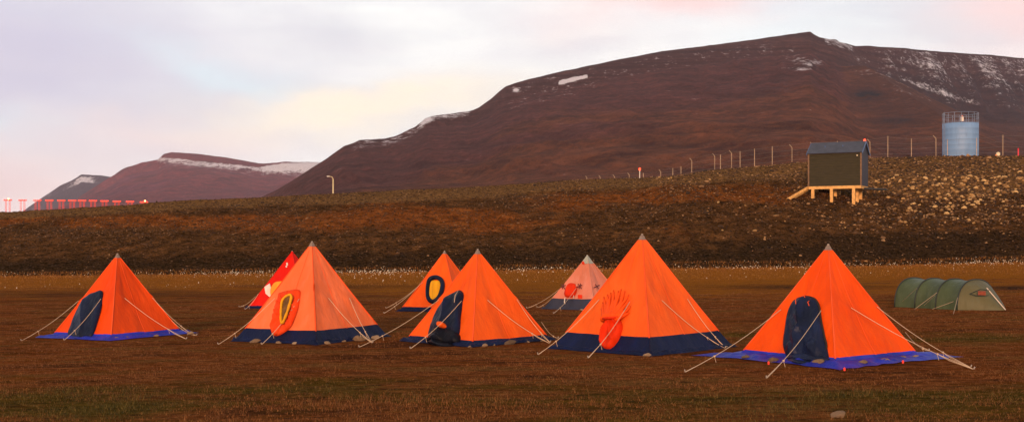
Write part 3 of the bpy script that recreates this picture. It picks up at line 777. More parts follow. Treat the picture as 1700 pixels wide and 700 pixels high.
# 1 -- left most
T1 = Tent(195, 420, 557, 84, 184, 305, 0.935, 'deep orange pyramid tent with navy arched door and blue ground flap, leftmost of the row', O1, BLUE, SE, 0.36, tugs=[('L', 170, 497), ('R', 205, 496), ('L', 133, 500), ('R', 251, 495)], wavy=0.015)
T1.pillow('door_flap', 'L', [(160, 484), (168, 482), (170.5, 489), (168, 508), (162, 530), (156, 550), (150, 560), (133, 563), (118, 562), (113, 556), (122, 530), (136, 503), (149, 489)], 0.13, NAVYD, folds=0.05, nf=5)
for a in ((('L', 133, 500, 36, 565)), ('L', 170, 497, 107, 564), ('R', 205, 496, 309, 562), ('R', 251, 495, 319, 554), ('R', 283, 533, 326, 556)): T1.guy(*a)
# 2
T2 = Tent(518, 400, 562, 396, 525, 648, 0.87, 'large faded peach orange pyramid tent with red sleeve entrance lined in yellow', O2, NAVY, SE, 0.05, tugs=[('L', 458, 496), ('L', 499, 497), ('R', 543, 496), ('R', 578, 496), ('L', 531 - 8, 476)])
T2.pillow('sleeve_door', 'L', [(465, 488), (479, 482), (496, 481), (498.5, 489), (497.5, 501), (488, 528), (479, 545), (460, 557), (451, 551), (452, 537), (457, 513)], 0.15, orange('peach_sleeve_cloth', 0.86, 0.072, 0.012), off=0.02, folds=0.07, nf=9, radial=(483, 520))
T2.ring('yellow_lining', 'L', [(477, 505), (485, 496.5), (492, 497.5), (487, 518), (479, 539), (475.5, 540), (475, 524)], 0.035, YEL, off=0.235, wob=0.15)
T2.pillow('opening_shade', 'L', [(479, 507), (485, 498.5), (490, 499.5), (486, 517), (479, 535), (477, 536), (477, 524)], 0.01, plain('opening_shade_brown', (0.13, 0.055, 0.012, 1), 0.9, 0.5, 5), off=0.235)  # closed brown patch, its colour stands in for the shade inside the sleeve
for a in (('L', 458.5, 496, 363, 571), ('L', 499, 497, 435, 571), ('R', 543, 496, 618, 568.5), ('R', 578, 496, 617, 567)): T2.guy(*a)
# 3
T3 = Tent(793, 413, 565, 672, 783, 914, 0.94, 'orange pyramid tent with tall navy door bunched at the ground, middle of the front row', O3, NAVY, SE, 0.12, tugs=[('L', 731, 499), ('L', 768.5, 501), ('R', 807, 499.5), ('R', 856, 498)])
T3.pillow('door_flap', 'L', [(757, 484), (765, 482), (769, 489), (767, 505), (764, 525), (763, 545), (761, 558), (757, 566), (735, 568), (715, 567), (712, 558), (716, 540), (724, 520), (735, 502), (747, 490)], 0.15, NAVYD, folds=0.055, nf=7)
T3.pillow('bunched_cloth', 'L', [(722, 553), (735, 546), (752, 547), (763, 555), (764, 566), (755, 574), (735, 575), (716, 572), (708, 567), (714, 560)], 0.24, fabric('black_cloth', (0.006, 0.007, 0.013, 1), (0.003, 0.003, 0.006, 1), 0.0, 0.5), off=0.02, folds=0.09, nf=5)
T3.pillow('orange_bag', 'L', [(737, 541), (745, 541), (747, 546), (742, 549), (736, 547)], 0.08, O4, off=0.24)
for a in (('L', 731, 499, 597, 575.5), ('L', 768.5, 501, 682, 578), ('R', 807.5, 499.5, 912, 569), ('R', 856, 498, 913, 567.5), ('R', 897, 536, 926, 561)): T3.guy(*a)
# 4
T4 = Tent(1066, 388, 577, 917, 1080, 1214, 0.855, 'tallest bright orange pyramid tent with tied sleeve entrance over a deep navy skirt', O4, NAVY, SE, 0.06, tugs=[('L', 997, 498.6), ('L', 1048, 502), ('R', 1096, 500), ('R', 1138.5, 497.6)])
gm_ = MB()
arc_ = [(997, 512), (999, 501), (1003, 492), (1007, 488), (1013, 485), (1019, 481), (1025, 482), (1031, 479), (1037, 482), (1042, 488), (1045, 497), (1046, 507), (1043, 518)]
for i_, (x_, y_) in enumerate(arc_):
    f_ = i_ / (len(arc_) - 1); ex_, ey_ = 1008 + 20 * f_, 534 - 2 * math.sin(math.pi * f_)
    pts_ = []
    for k_ in range(8):
        q_ = k_ / 7; xx = x_ + (ex_ - x_) * q_ + 1.2 * math.sin(i_ * 2.3 + q_ * 4); yy = y_ + (ey_ - y_) * q_
        pts_.append(T4.on('L', xx, yy, -0.018 + 0.16 * q_ ** 1.2))
    gm_.tube(pts_, 0.016, 8, 0.085)
gm_.build('gathered_sleeve', orange('orange_pleated_cloth', 0.86, 0.090, 0.009), T4.root, True)
T4.pillow('hanging_sleeve', 'L', [(1016, 531), (1028, 530), (1033, 540), (1031, 552), (1026, 565), (1018, 576), (1009, 580), (1001, 575), (998, 562), (1002, 548), (1009, 538)], 0.15, ROR, off=0.06, folds=0.07, nf=6, radial=(1018, 525))
MB().tube([T4.on('L', 1006, 533, 0.16), T4.on('L', 1014, 535, 0.24), T4.on('L', 1024, 534, 0.24), T4.on('L', 1032, 531, 0.16)], 0.03, 6).build('tie_cord', ROR, T4.root, True)
for a in (('L', 997, 498.6, 894, 588), ('L', 1048, 502, 977, 593.6), ('R', 1096, 500, 1203, 577.5), ('R', 1138.5, 497.6, 1205, 577)): T4.guy(*a)
# 5
T5 = Tent(1375, 405, 592, 1227, 1388, 1531, 0.94, 'bright orange pyramid tent with navy oval door on wide blue ground flap, rightmost tent', O5, BLUE, SE, 0.76, tugs=[('L', 1299, 515.5), ('L', 1365.8, 517), ('R', 1410, 512.5), ('R', 1453, 510.7)], wavy=0.015)
T5.pillow('door_flap', 'L', [(1325, 496), (1340, 492), (1354, 496), (1361, 508), (1364, 530), (1369, 555), (1374, 580), (1375, 598), (1355, 603), (1330, 602), (1312, 598), (1305, 588), (1302, 572), (1305, 545), (1309, 520), (1316, 503)], 0.18, NAVYD, folds=0.085, nf=7)
T5.ring('door_zip', 'L', [(1325, 497), (1340, 493), (1354, 497), (1361, 509), (1364, 530), (1369, 555), (1373, 580), (1355, 592), (1330, 592), (1310, 590), (1303, 572), (1306, 545), (1310, 520), (1317, 504)], 0.022, BLK, off=0.03)
for a, b_ in (((1329, 496), (1333, 513)), ((1342, 493.5), (1348, 502)), ((1348, 502), (1355, 516))):
    MB().tube([T5.on('L', *a, 0.10), T5.on('L', (a[0] + b_[0]) / 2, (a[1] + b_[1]) / 2, 0.24), T5.on('L', *b_, 0.27)], 0.010, 5).build('tie_cord', SE, T5.root)
MB().tube([T3.on('L', 764, 484, 0.08), T3.on('L', 764.5, 496, 0.22), T3.on('L', 763.5, 508, 0.23)], 0.009, 5).build('tie_cord', M_rope, T3.root)
T5.pillow('dark_bundle', 'L', [(1310, 593), (1330, 589), (1350, 590), (1376, 594), (1376, 602), (1350, 606), (1325, 605), (1308, 600)], 0.16, NAVYD, folds=0.02, nf=4)
for a in (('L', 1299, 515.5, 1138, 617), ('L', 1365.8, 517, 1273, 627), ('R', 1410, 512.5, 1616, 612), ('R', 1453, 510.7, 1611, 609), ('R', 1500, 553, 1542, 582)): T5.guy(*a)
for i, (x, y) in enumerate([(1276, 604.5), (1402, 615), (1499, 602.5)]):
    p = ray_ground(x, y)
    MB().lathe(p + Vector((0, 0, 0.0)), [(0.0, -0.01), (0.022, 0.0), (0.026, 0.05), (0.0, 0.075)], 8).build('flap_peg', plain('red_plastic_peg', (0.75, 0.05, 0.03, 1), 0.4, 0.1, 30) if i == 0 else bpy.data.materials['red_plastic_peg'], T5.root)
# 6
T6 = Tent(738, 415, 514, 663, 762, 812, 0.925, 'small orange pyramid tent behind the row with round yellow entrance ringed in black', O3, NAVY, SE, 0.05, group='pyramid tents standing behind the front row')
oval = [(714, 462), (725, 459), (734, 463), (737.5, 472), (735, 486), (729, 497), (719, 503), (711, 498), (709, 487), (710, 472)]
inn = [(717, 467), (725, 466), (732, 468), (733, 477), (730, 488), (724, 497), (718, 498), (714, 492), (714, 479)]
mid = [((a[0] + 0.5 * (a[0] - 722.5) * -0.35), a[1] + (a[1] - 481) * -0.11) for a in oval]
T6.ring('door_ring', 'L', [(722.7 + (a[0] - 722.7) * 0.86, 481 + (a[1] - 481) * 0.92) for a in oval], 0.09, NAVYD, off=0.05)
T6.pillow('yellow_door', 'L', inn, 0.09, YEL, off=0.05, folds=0.035, nf=8)
for a in (('L', 703, 469.5, 641, 511), ('L', 699, 472, 638, 519.5), ('L', 731, 465, 700, 494)): T6.guy(*a, r=0.009)
# 7
T7 = Tent(975, 422, 511, 902, 987, 1046, 0.80, 'faded salmon pyramid tent with grey cap, dark cross marks and faded navy skirt', O7, GREYN, SE7, 0.05, capmat=M_capg, cap_v=0.15, group='pyramid tents standing behind the front row')
T7.pillow('sleeve_door', 'L', [(944, 473), (950, 470), (957, 473), (957, 483), (953, 491), (945, 493), (938, 491), (939, 482)], 0.15, ROR, off=0.02, folds=0.02, nf=4)
T7.pillow('red_patch', 'L', [(959.5, 489), (966, 489), (966, 494.5), (959.5, 494.5)], 0.0, ROR, off=0.012, smoothit=False)
T7.pillow('red_dot_patch', 'L', [(966.5, 434.5), (969.5, 434), (970.5, 437), (968.5, 438.5), (966, 437.5)], 0.0, ROR, off=0.012)
for x, y in ((935, 475.5), (962.5, 475), (990, 475.3)):
    f = 'L' if x < 985 else 'R'; m = MB()
    for a, b2 in (((-4.5, 2), (4.2, -2)), ((-2.5, -3.6), (3, 3.8)), ((-1, 4), (1.8, -4.4))):
        if x > 970 and a[0] == -1: continue
        m.tube([T7.on(f, x + a[0], y + a[1], 0.02), T7.on(f, x + b2[0], y + b2[1], 0.02)], 0.020, 5)
    m.build('cross_mark', XM, T7.root)
MB().tube([T7.on('L', 940, 496, 0.10), T7.on('L', 939.5, 503, 0.12), T7.on('L', 940.5, 506, 0.12)], 0.022, 6).build('tie_cord', WHT, T7.root)
MB().tube([T7.on('L', 952.5, 496, 0.03), T7.on('L', 953.5, 488, 0.04), T7.on('L', 956, 480, 0.04), T7.on('L', 958, 473, 0.04)], 0.012, 5).build('door_cord', WHT, T7.root)
for a in (('L', 929, 481.5, 875, 511), ('L', 925, 487, 893, 510), ('L', 958, 479, 919, 520)): T7.guy(*a, r=0.009)
# 8
T8 = Tent(485, 415, 509, 413, 503, 560, 0.955, 'red pyramid tent with yellow entrance and white patch, half hidden behind the peach tent', O8, NAVY, SE8, 0.05, capmat=O8, cap_v=0.03, group='pyramid tents standing behind the front row')
T8.pillow('yellow_door', 'L', [(455, 470), (463, 467), (475, 468), (480, 478), (474, 492), (462, 500), (452, 494), (449, 482)], 0.10, YELP, off=0.02, folds=0.01)
T8.pillow('white_patch', 'L', [(439, 476), (448, 470), (450.5, 480), (449, 494), (441, 487)], 0.0, WHT, off=0.014, smoothit=False)
T8.pillow('white_mark', 'L', [(475.3, 436), (477.5, 435.5), (478, 440), (475.6, 440.5)], 0.0, WHT, off=0.014, smoothit=False)
T8.pillow('white_mark', 'L', [(474.5, 441), (476.6, 441), (476.2, 443.5), (474.2, 443)], 0.0, WHT, off=0.014, smoothit=False)
for a in (('L', 430, 488, 407, 513), ('L', 425, 493, 397, 509)): T8.guy(*a, r=0.010)

# stones that weigh down the skirts -------------------------------------
st = [
 (205, 561, .10, 'small tan stone on the blue flap below the deep orange tent'), (220, 560, .08, 'smaller of two tan stones on the blue flap below the deep orange tent'),
 (260, 559.5, .10, 'flat brown stone on the right part of the leftmost tent flap'), (315, 556, .13, 'rounded stone at the right back corner of the leftmost tent'),
 (398, 563, .15, 'pink brown stone at the left corner of the peach tent skirt'), (427, 567, .19, 'largest red brown stone by the peach tent, left of its sleeve'),
 (467, 568, .11, 'pale stone below the sleeve entrance of the peach tent'), (493, 569, .11, 'round stone in front of the peach tent near its corner'),
 (549, 567, .12, 'bright pale stone on the right side of the peach tent hem'), (572, 567.5, .10, 'small dark stone on the right side of the peach tent hem'),
 (595, 565, .25, 'long low brown stone by the right guy rope of the peach tent'), (622, 562, .15, 'grey stone beside the right guy rope peg of the peach tent'),
 (783, 572.5, .09, 'small stone at the front corner of the tent with the tall navy door'), (804, 570.5, .12, 'pale flat stone on the hem right of the front corner, middle tent'),
 (820, 571, .07, 'tiny pale stone on the middle tent hem'), (846, 568.5, .21, 'big tan stone against the middle tent hem'),
 (875, 567.5, .09, 'small grey stone on the hem right of the big tan one'), (901, 566.5, .10, 'brown stone by the right corner of the middle tent'),
 (1069, 586.5, .13, 'flat grey stone at the front corner of the tallest tent'),
 (1239, 596, .12, 'flat stone on the far left of the wide blue flap'), (1283, 601.5, .15, 'rounded tan stone on the blue flap left of the oval door'),
 (1357, 606, .16, 'flat brown stone on the blue flap below the oval door'), (1433, 605.5, .13, 'tan stone on the blue flap right of the corner'),
 (1468, 602.5, .12, 'brown stone on the right half of the wide blue flap'), (1499, 597.5, .11, 'dark stone near the right end of the wide blue flap'), (1519, 596, .12, 'flat stone at the right end of the wide blue flap'),
 (403, 509, .10, 'pale stone left of the red tent'), (1392, 692, .155, 'pale stone alone in the foreground grass, lower right'),
 (966, 515, .10, 'small stone by the salmon tent skirt')]
for i, (x, y, s_, lb) in enumerate(st):
    o = one_rock(x, y, s_, lb, i % 10, group='stones around the tents', flat=(1, .8, .75))
    if x > 1230 and y < 620 or x < 330 and y < 562: o.location.z += 0.03
o.location.z += 0.0

# ------------------------------------------------------------------ tunnel tent
def tunnel():
    near3 = ray_ground(1589, 514.5); b = math.atan((1600 - CX) / F)
    r = Vector((math.cos(b), -math.sin(b), 0)); v = Vector((math.sin(b), math.cos(b), 0))
    ax = (r * 0.77 - v * 0.60).normalized(); w = (r * 0.60 + v * 0.77).normalized()
    k = near3.y / F
    W = 1.13; base3 = near3 + w * W
    s_ = 33.5 * k / 0.77
    H = 50 * k
    root = empty('tunnel_tent', base3 - ax * 1.5, 'low olive green tunnel tent with four dark hoops on the right', 'tent')
    G = fabric('olive_nylon', (0.070, 0.088, 0.040, 1), (0.052, 0.066, 0.032, 1), 0.12, 0.45, (0.10, 0.12, 0.07, 1))
    G2 = fabric('pale_olive_nylon', (0.115, 0.100, 0.048, 1), (0.090, 0.080, 0.040, 1), 0.12, 0.45)
    DK = plain('hoop_sleeve', (0.018, 0.022, 0.018, 1), 0.6, 0.2, 20)
    cs = [base3 - ax * s_ * (3 - i) for i in range(4)]
    def arc(c, sw=1.0, sh=1.0, n=25, off=0.0):
        out = []
        for i in range(n):
            a = math.pi * i / (n - 1); ca = -math.cos(a); sa = math.sin(a)
            x = (abs(ca) ** 0.85) * (1 if ca > 0 else -1) * (W * sw + off); z = (sa ** 0.82) * (H * sh + off)
            p = c + w * x; p.z = gz(p.x, p.y) * (1 - min(1, z)) + c.z * min(1, z) + z + 0.005; out.append(p)
        return out
    hoops = [0, 1, 2, 3]; rows = []
    for i in range(3):
        for j in range(9):
            if j == 8 and i < 2: continue
            t = j / 8; c = cs[i].lerp(cs[i + 1], t); sg = math.sin(math.pi * t)
            rr = arc(c, 1 - 0.045 * sg, 1 - 0.05 * sg)
            rr = [p + Vector((0, 0, 0.012 * float(fbm(q * 0.5, i * 8 + j * .6, 2)))) for q, p in enumerate(rr)]
            rows.append(rr)
    mk('fly_sheet', [p for r_ in rows for p in r_], gridfaces(len(rows), 25).tolist(), G, root, True)
    # vestibule tapering forward
    rows = []
    tip = base3 + ax * 1.30
    for j in range(10):
        t = j / 9; c = base3.lerp(tip, t * 0.98)
        rows.append(arc(c, (1 - t) ** 0.75 * 0.97 + 0.02, max(0.02, 1 - t ** 1.12)))
    mk('vestibule', [p for r_ in rows for p in r_], gridfaces(len(rows), 25).tolist(), G2, root, True)
    rows = []
    for j in range(5):
        t = j / 4; c = cs[0] - ax * 0.16 * t; rows.append(arc(c, 1 - 0.25 * t ** 2, max(0.03, 1 - t ** 2.2)))
    mk('rear_panel', [p for r_ in rows for p in r_], gridfaces(len(rows), 25).tolist(), G, root, True)
    for c in cs: MB().tube(arc(c, off=0.006), 0.028, 6).build('hoop', DK, root, True)
    # window vent with red cloth on the vestibule
    q = base3 + ax * 0.78 - w * 0.25
    def vs(a, wv, z): p = base3 + ax * a + w * wv; p.z = base3.z + z; return p
    c0 = P(1630, 486, (base3 + ax * 0.7).y - 0.38)
    up = Vector((0, 0, 1))
    MB().box(c0, 0.28, 0.10, 0.11, (r * .95 - v * .2).normalized(), (v + up * .5).normalized(), up).build('red_vent_cloth', plain('faded_red_cloth', (0.22, 0.045, 0.02, 1), 0.8, 0.3, 6), root)
    MB().tube([c0 + r * -0.42 + up * -0.03, c0 + up * 0.14 - r * 0.05, c0 + r * 0.26 + up * 0.1], 0.016, 5).tube([c0 + r * -0.42 + up * -0.03, c0 - up * 0.1 - r * 0.2, c0 + r * 0.24 - up * 0.09], 0.014, 5).build('vent_hood', DK, root)
    MB().tube([c0 + r * 0.17 + up * 0.2, tip + up * 0.04], 0.018, 5).build('white_edge_tape', WHT, root)
    for hx, hy, ex, ey in ((1522, 478, 1490, 507), (1556, 485, 1519, 512), (1552, 490, 1530, 510), (1590, 492, 1583, 520), (1583, 500, 1548, 512)):
        a = P(hx, hy, near3.y + 0.15); bq = ray_ground(ex, ey)
        MB().tube([a, bq - v * 0.35], 0.007, 4).build('guy_rope', M_rope, root)
tunnel()

# ------------------------------------------------------------------ hut
def hut():
    Y = bank_point(1385, 334)[1]
    fl = P(1342.5, 309.5, Y + 0.8); beta = math.radians(12.5)
    b = math.atan((1385 - CX) / F)
    vx = Vector((math.cos(b), -math.sin(b), 0)); vy = Vector((math.sin(b), math.cos(b), 0))
    ax = (vx * math.cos(beta) + vy * math.sin(beta)); ay = (-vx * math.sin(beta) + vy * math.cos(beta))
    # the gable side on the right must be visible: turn the house the other way
    ax = (vx * math.cos(beta) - vy * math.sin(beta)); ax.normalize()
    k = Y / F
    W = 82 * k / math.cos(beta) * 1.02; D = 3.9; H = 54.5 * k; RH = 1.25
    ay = Vector((-ax.y, ax.x, 0))
    up = Vector((0, 0, 1)); o = fl
    def q(a, d, z): return o + ax * a + ay * d + up * z
    g = gz(*(q(W / 2, 0, 0).xy)); root = empty('hut', (q(W / 2, D / 2, 0).x, q(W / 2, D / 2, 0).y, g), 'dark boarded hut with blue grey gable roof raised on timber legs on the embankment', 'hut')
    WALL = NT('dark_plank_wall')
    tc = WALL.node('ShaderNodeTexWave'); tc.bands_direction = 'Z'; tc.inputs['Scale'].default_value = 1.1; tc.inputs['Distortion'].default_value = 0.3
    WALL.l.new(WALL.geo(), tc.inputs['Vector'])
    n = WALL.noise(3, 5, 0.6, (0.5, 0.5, 4))
    c = WALL.ramp(n, [(0.3, (0.022, 0.018, 0.008)), (0.7, (0.042, 0.032, 0.015))])
    c = WALL.mix(WALL.math('MULTIPLY', WALL.mask(tc.outputs['Fac'], 0.1, 0.0), 0.6), c, (0.02, 0.015, 0.008, 1))
    WALL.color(c); WALL.rough(0.8, 0.2); WALL.bump(tc.outputs['Fac'], 0.4, 0.03)
    SIDE = plain('slate_blue_wall', (0.040, 0.036, 0.048, 1), 0.7, 0.25, 3)
    TRIM = plain('brown_trim', (0.14, 0.075, 0.038, 1), 0.7, 0.3, 4)
    WOOD = plain('fresh_timber', (0.55, 0.29, 0.09, 1), 0.75, 0.3, 3)
    ROOF = plain('blue_grey_roof_felt', (0.036, 0.036, 0.050, 1), 0.5, 0.35, 1.5)
    BAR = plain('blue_bargeboard', (0.06, 0.10, 0.20, 1), 0.5, 0.2, 3)
    def quad(name, pts, th, nrm, mat):
        m = MB(); n_ = len(pts); a = [p for p in pts]; b_ = [p - nrm * th for p in pts]
        m.add(a + b_, [tuple(range(n_)), tuple(reversed(range(n_, 2 * n_)))] + [(i, i + n_, (i + 1) % n_ + n_, (i + 1) % n_) for i in range(n_)])
        return m.build(name, mat, root)
    fw = quad('front_wall', [q(0, 0, 0), q(W, 0, 0), q(W, 0, H), q(0, 0, H)], 0.1, -ay, WALL.m)
    quad('back_wall', [q(0, D, 0), q(W, D, 0), q(W, D, H), q(0, D, H)], 0.1, ay, WALL.m)
    quad('gable_wall', [q(W, 0.1, 0), q(W, D - 0.1, 0), q(W, D - .1, H), q(W, D / 2, H + RH - .05), q(W, 0.1, H)], 0.1, ax, SIDE)
    quad('gable_wall', [q(0, 0.1, 0), q(0, D - 0.1, 0), q(0, D - .1, H), q(0, D / 2, H + RH - .05), q(0, 0.1, H)], 0.1, -ax, SIDE)
    quad('floor_deck', [q(-.02, -.02, -.004), q(W + .02, -.02, -.004), q(W + .02, D, -.004), q(-.02, D, -.004)], 0.06, up, WOOD)
    rn = (q(0, -0.15, H - 0.04) - q(0, D / 2, H + RH)).cross(ax).normalized()
    if rn.z < 0: rn = -rn
    E = 0.16
    quad('roof', [q(-E, -0.2, H - 0.06), q(W + E, -0.2, H - 0.06), q(W + E, D / 2, H + RH + .02), q(-E, D / 2, H + RH + .02)], -0.07, rn, ROOF)
    rn2 = Vector(rn); 
    quad('roof', [q(-E, D + 0.2, H - 0.06), q(W + E, D + 0.2, H - 0.06), q(W + E, D / 2, H + RH + .022), q(-E, D / 2, H + RH + .022)], -0.07, up, ROOF)
    for a in (-E - .02, W + E + .02):
        m = MB(); m.beam(q(a, -0.22, H - 0.10), q(a, D / 2, H + RH), 0.05, 0.2); m.beam(q(a, D + 0.22, H - 0.10), q(a, D / 2, H + RH), 0.05, 0.2)
        m.build('bargeboard', BAR, root)
    for a, d in ((0.0, 0), (W, 0)):
        MB().box(q(a, -0.03, H / 2), 0.16, 0.06, H, ax, ay).box(q(a + (0.03 if a > 0 else -0.03), 0.10, H / 2), 0.06, 0.18, H, ax, ay).build('corner_board', TRIM, root)
    MB().box(q(W / 2, -0.03, H - 0.02), W, 0.05, 0.13, ax, ay).build('eaves_board', TRIM, root)
    for f in (0.28, 0.62): MB().tube([q(W * f, D * .25 + .01, H + RH * .5 + .1), q(W * f, D * .25, H + RH * .5 + .28)], 0.05, 6).build('roof_pipe', BAR, root)
    MB().lathe(q(W * 0.93, -0.09, H - 0.35), [(0, -.08), (.08, -.05), (.09, .03), (0, .06)], 10).build('wall_lamp', plain('lamp_glass', (0.75, 0.6, 0.4, 1), 0.3, 0.1, 5), root)
    MB().beam(q(0, 0.05, -0.19), q(W, 0.05, -0.19), 0.14, 0.26).build('floor_beam', WOOD, root)
    MB().beam(q(0, D - .1, -0.19), q(W, D - .1, -0.19), 0.14, 0.26).build('floor_beam', WOOD, root)
    MB().beam(q(W - .07, .2, -0.19), q(W - .07, D - .2, -0.19), 0.14, 0.26).build('floor_beam', WOOD, root)
    for a in (0.08, 0.44, 0.86):
        for d in (0.05, D * .5, D - .1):
            t_ = q(W * a, d, -0.32); z = gz(t_.x, t_.y) - 0.25
            MB().box(Vector((t_.x, t_.y, (t_.z + z) / 2)), 0.32, 0.22, max(0.15, t_.z - z), ax, ay).build('leg', WOOD, root)
    # stairway rail on the left
    a0 = q(-0.05, 0.35, -0.05); e = P(1307, 331.5, Y - 0.6)
    m = MB(); m.beam(a0, e, 0.09, 0.30); m.beam(a0 + ay * 0.9, e + ay * 0.9, 0.09, 0.30); m.build('stair_stringer', WOOD, root)
    for i in range(1, 7):
        p = a0.lerp(e, i / 7.0) + ay * 0.45; MB().box(p + up * 0.09, 0.26, 0.86, 0.04, ax, ay).build('stair_tread', WOOD, root)
    p = a0.lerp(e, 0.86); zz = gz(p.x, p.y) - 0.2
    MB().box(Vector((p.x, p.y - 0.08, (p.z + zz) / 2)), 0.14, 0.10, max(0.3, p.z - zz), ax, ay).build('stair_post', WOOD, root)
    # dark walkway plank sticking out on the right
    s0 = q(W + 0.05, D * .5, -0.3); s1 = P(1473, 315, s0.y)
    m = MB(); m.beam(s0, s1, 1.0, 0.10); m.beam(s0 - ay * 0.5 + up * .05, s1 - ay * 0.5 + up * .05, 0.08, 0.16)
    m.build('walkway', plain('dark_walkway', (0.012, 0.014, 0.018, 1), 0.6, 0.2, 3), root)
    return o
hut()

# ------------------------------------------------------------------ red obstruction lights
LAMPR = NT('red_lamp_glow'); LAMPR.b.inputs['Base Color'].default_value = (0.6, 0.02, 0.01, 1)
LAMPR.b.inputs['Emission Color'].default_value = (1, 0.045, 0.015, 1); LAMPR.b.inputs['Emission Strength'].default_value = 4.0
POST = plain('galvanised_post', (0.42, 0.28, 0.17, 1), 0.6, 0.25, 4)
WPOST = plain('pale_post', (0.55, 0.48, 0.42, 1), 0.6, 0.2, 4)
def light_post(px, py, Y, label):
    top = P(px, py, Y); g = gz(top.x, top.y); root = empty('light_post', (top.x, top.y, g), label, 'light')
    MB().tube([(top.x, top.y, g - .2), (top.x, top.y, top.z - 0.15)], 0.06, 8).build('post', WPOST, root)
    MB().lathe((top.x, top.y, top.z - .12), [(.0, -.06), (.13, -.05), (.13, .0), (.0, 0.001)], 12).build('lamp_socket', POST, root)
    MB().lathe(top, [(.10, -.12), (.14, -.02), (.13, .10), (.07, .18), (0, .2)], 12).build('lamp_globe', LAMPR.m, root, True)
light_post(1062, 281, 158, 'white post with red warning light on the embankment crest left of the hut')
light_post(1435.5, 233.5, 148, 'post with red warning light rising beside the gable of the hut')

# ------------------------------------------------------------------ airfield fence
fence_root = empty('airfield_fence', P(1300, 272, 160), 'tall wire fence of slim pale posts with angled tops along the embankment crest', 'fence')
posts = [(972, 292, 300, 1), (994, 291, 290, 1), (1017.5, 290, 280, 1), (1042, 287, 270, 1), (1068, 287, 262, 0), (1083, 292, 300, 0), (1094, 281.5, 240, 1), (1117, 279, 232, 0), (1130.6, 276, 228, 0), (1145, 262.5, 200, 1),
         (1183, 254.8, 196, -1), (1196, 256.5, 192, 0), (1210.6, 249.6, 178, -1), (1228.6, 251, 176, 0), (1252.6, 247, 172, 0), (1282, 242.7, 168, 0), (1310.6, 240, 165, -1),
         (1345, 236, 164, -1), (1390, 234, 163, 0), (1440, 231, 162, -1), (1474, 226, 161, 0), (1513, 230, 160, 0), (1549.4, 225, 158, -1), (1573, 231, 158, 0), (1621.4, 229, 156, 0), (1665, 224, 154, 0), (1708, 224, 152, 0), (1750, 225, 152, 0)]
tops = []
for px, py, Y, arm in posts:
    t_ = P(px, py, Y); g = gz(t_.x, t_.y)
    if t_.z - g > 3.6: pass
    m = MB(); r_ = 0.038 * (Y / 160)
    if arm:
        kx = -arm * 0.0 + 0.35 * (1 if arm < 0 else 1)
        bend = Vector((t_.x + kx, t_.y, t_.z - 0.42)); m.tube([(bend.x, bend.y, g - .3), bend, t_], r_, 6)
    else: m.tube([(t_.x, t_.y, g - .3), t_], r_, 6)
    m.build('fence_post', POST, fence_root); tops.append((t_, g))
WIRE = plain('fence_wire', (0.2, 0.17, 0.15, 1), 0.6, 0.2, 4)
for f in (0.04, 0.3, 0.55, 0.8):
    m = MB(); m.tube([Vector((t.x, t.y, t.z + (g - t.z) * f)) for t, g in tops], 0.008, 4); m.build('wire', WIRE, fence_root)

# ------------------------------------------------------------------ tank
def tank():
    Y = 195.0; k = Y / F; c = P(1594.5, 259, Y); R = 28.6 * k; g = gz(c.x, c.y); top = P(1594.5, 205.5, Y).z; rt = P(1594.5, 188.5, Y).z
    root = empty('storage_tank', (c.x, c.y, g), 'pale blue cylindrical storage tank with railing on its roof, beyond the fence', 'tank')
    t = NT('blue_tank_paint'); n = t.noise(0.8, 5, 0.6, (1, 1, 0.3)); st_ = t.noise(2.5, 4, 0.7, (1, 1, 0.12))
    cc = t.ramp(n, [(0.3, (0.115, 0.20, 0.34)), (0.7, (0.16, 0.26, 0.42))]); cc = t.mix(t.math('MULTIPLY', t.mask(st_, 0.58, 0.75), 0.35), cc, (0.10, 0.13, 0.19, 1))
    t.color(cc); t.rough(0.5, 0.3)
    pr = [(R, g - 1 - c.z)]
    for i in range(1, 6):
        z = (top - c.z) * i / 6; pr += [(R, z - .008), (R + .003, z), (R, z + .008)]
    pr += [(R, top - c.z), (0.01, top - c.z + 0.25)]
    MB().lathe(c, pr, 64).build('shell', t.m, root, True).data.polygons.foreach_set('use_smooth', [True] * 64 * (len(pr) - 2) + [False] * 64)
    RB = plain('railing_steel', (0.14, 0.17, 0.24, 1), 0.5, 0.2, 5)
    m = MB()
    for i in range(16):
        a = i / 16 * 2 * math.pi + .1; p = (c.x + R * 0.99 * math.cos(a), c.y + R * 0.99 * math.sin(a))
        m.tube([(*p, top - .02), (*p, rt)], 0.035, 5)
    for z in (rt, (rt + top) / 2, top + 0.12):
        m.tube([(c.x + R * .99 * math.cos(i / 48 * 2 * math.pi), c.y + R * .99 * math.sin(i / 48 * 2 * math.pi), z) for i in range(49)], 0.035, 5)
    m.build('railing', RB, root)
    m = MB(); x0 = c.x - R - 0.02
    for dy in (-.45, 0.1): m.tube([(x0 - .12, c.y - 0.6 + dy, g), (x0 - .12, c.y - 0.6 + dy, rt + 0.1)], 0.035, 5)
    for i in range(16): m.tube([(x0 - .12, c.y - 1.05, g + .3 + i * .38), (x0 - .12, c.y - .5, g + .3 + i * .38)], 0.02, 4)
    m.build('ladder', RB, root)
    MB().box((c.x + .1, c.y - .4, top + .75), 0.42, 0.42, 0.75).build('roof_hatch', plain('cream_box', (0.55, 0.45, 0.36, 1), 0.6, 0.2, 5), root)
    MB().lathe((c.x + .1, c.y - .4, top + 1.13), [(.12, 0), (.12, .16), (0, .2)], 8).build('hatch_cap', plain('orange_cap', (0.6, 0.15, 0.08, 1), 0.5, 0.2, 5), root)
tank()
p = P(1657, 256.5, 175); g = gz(p.x, p.y)
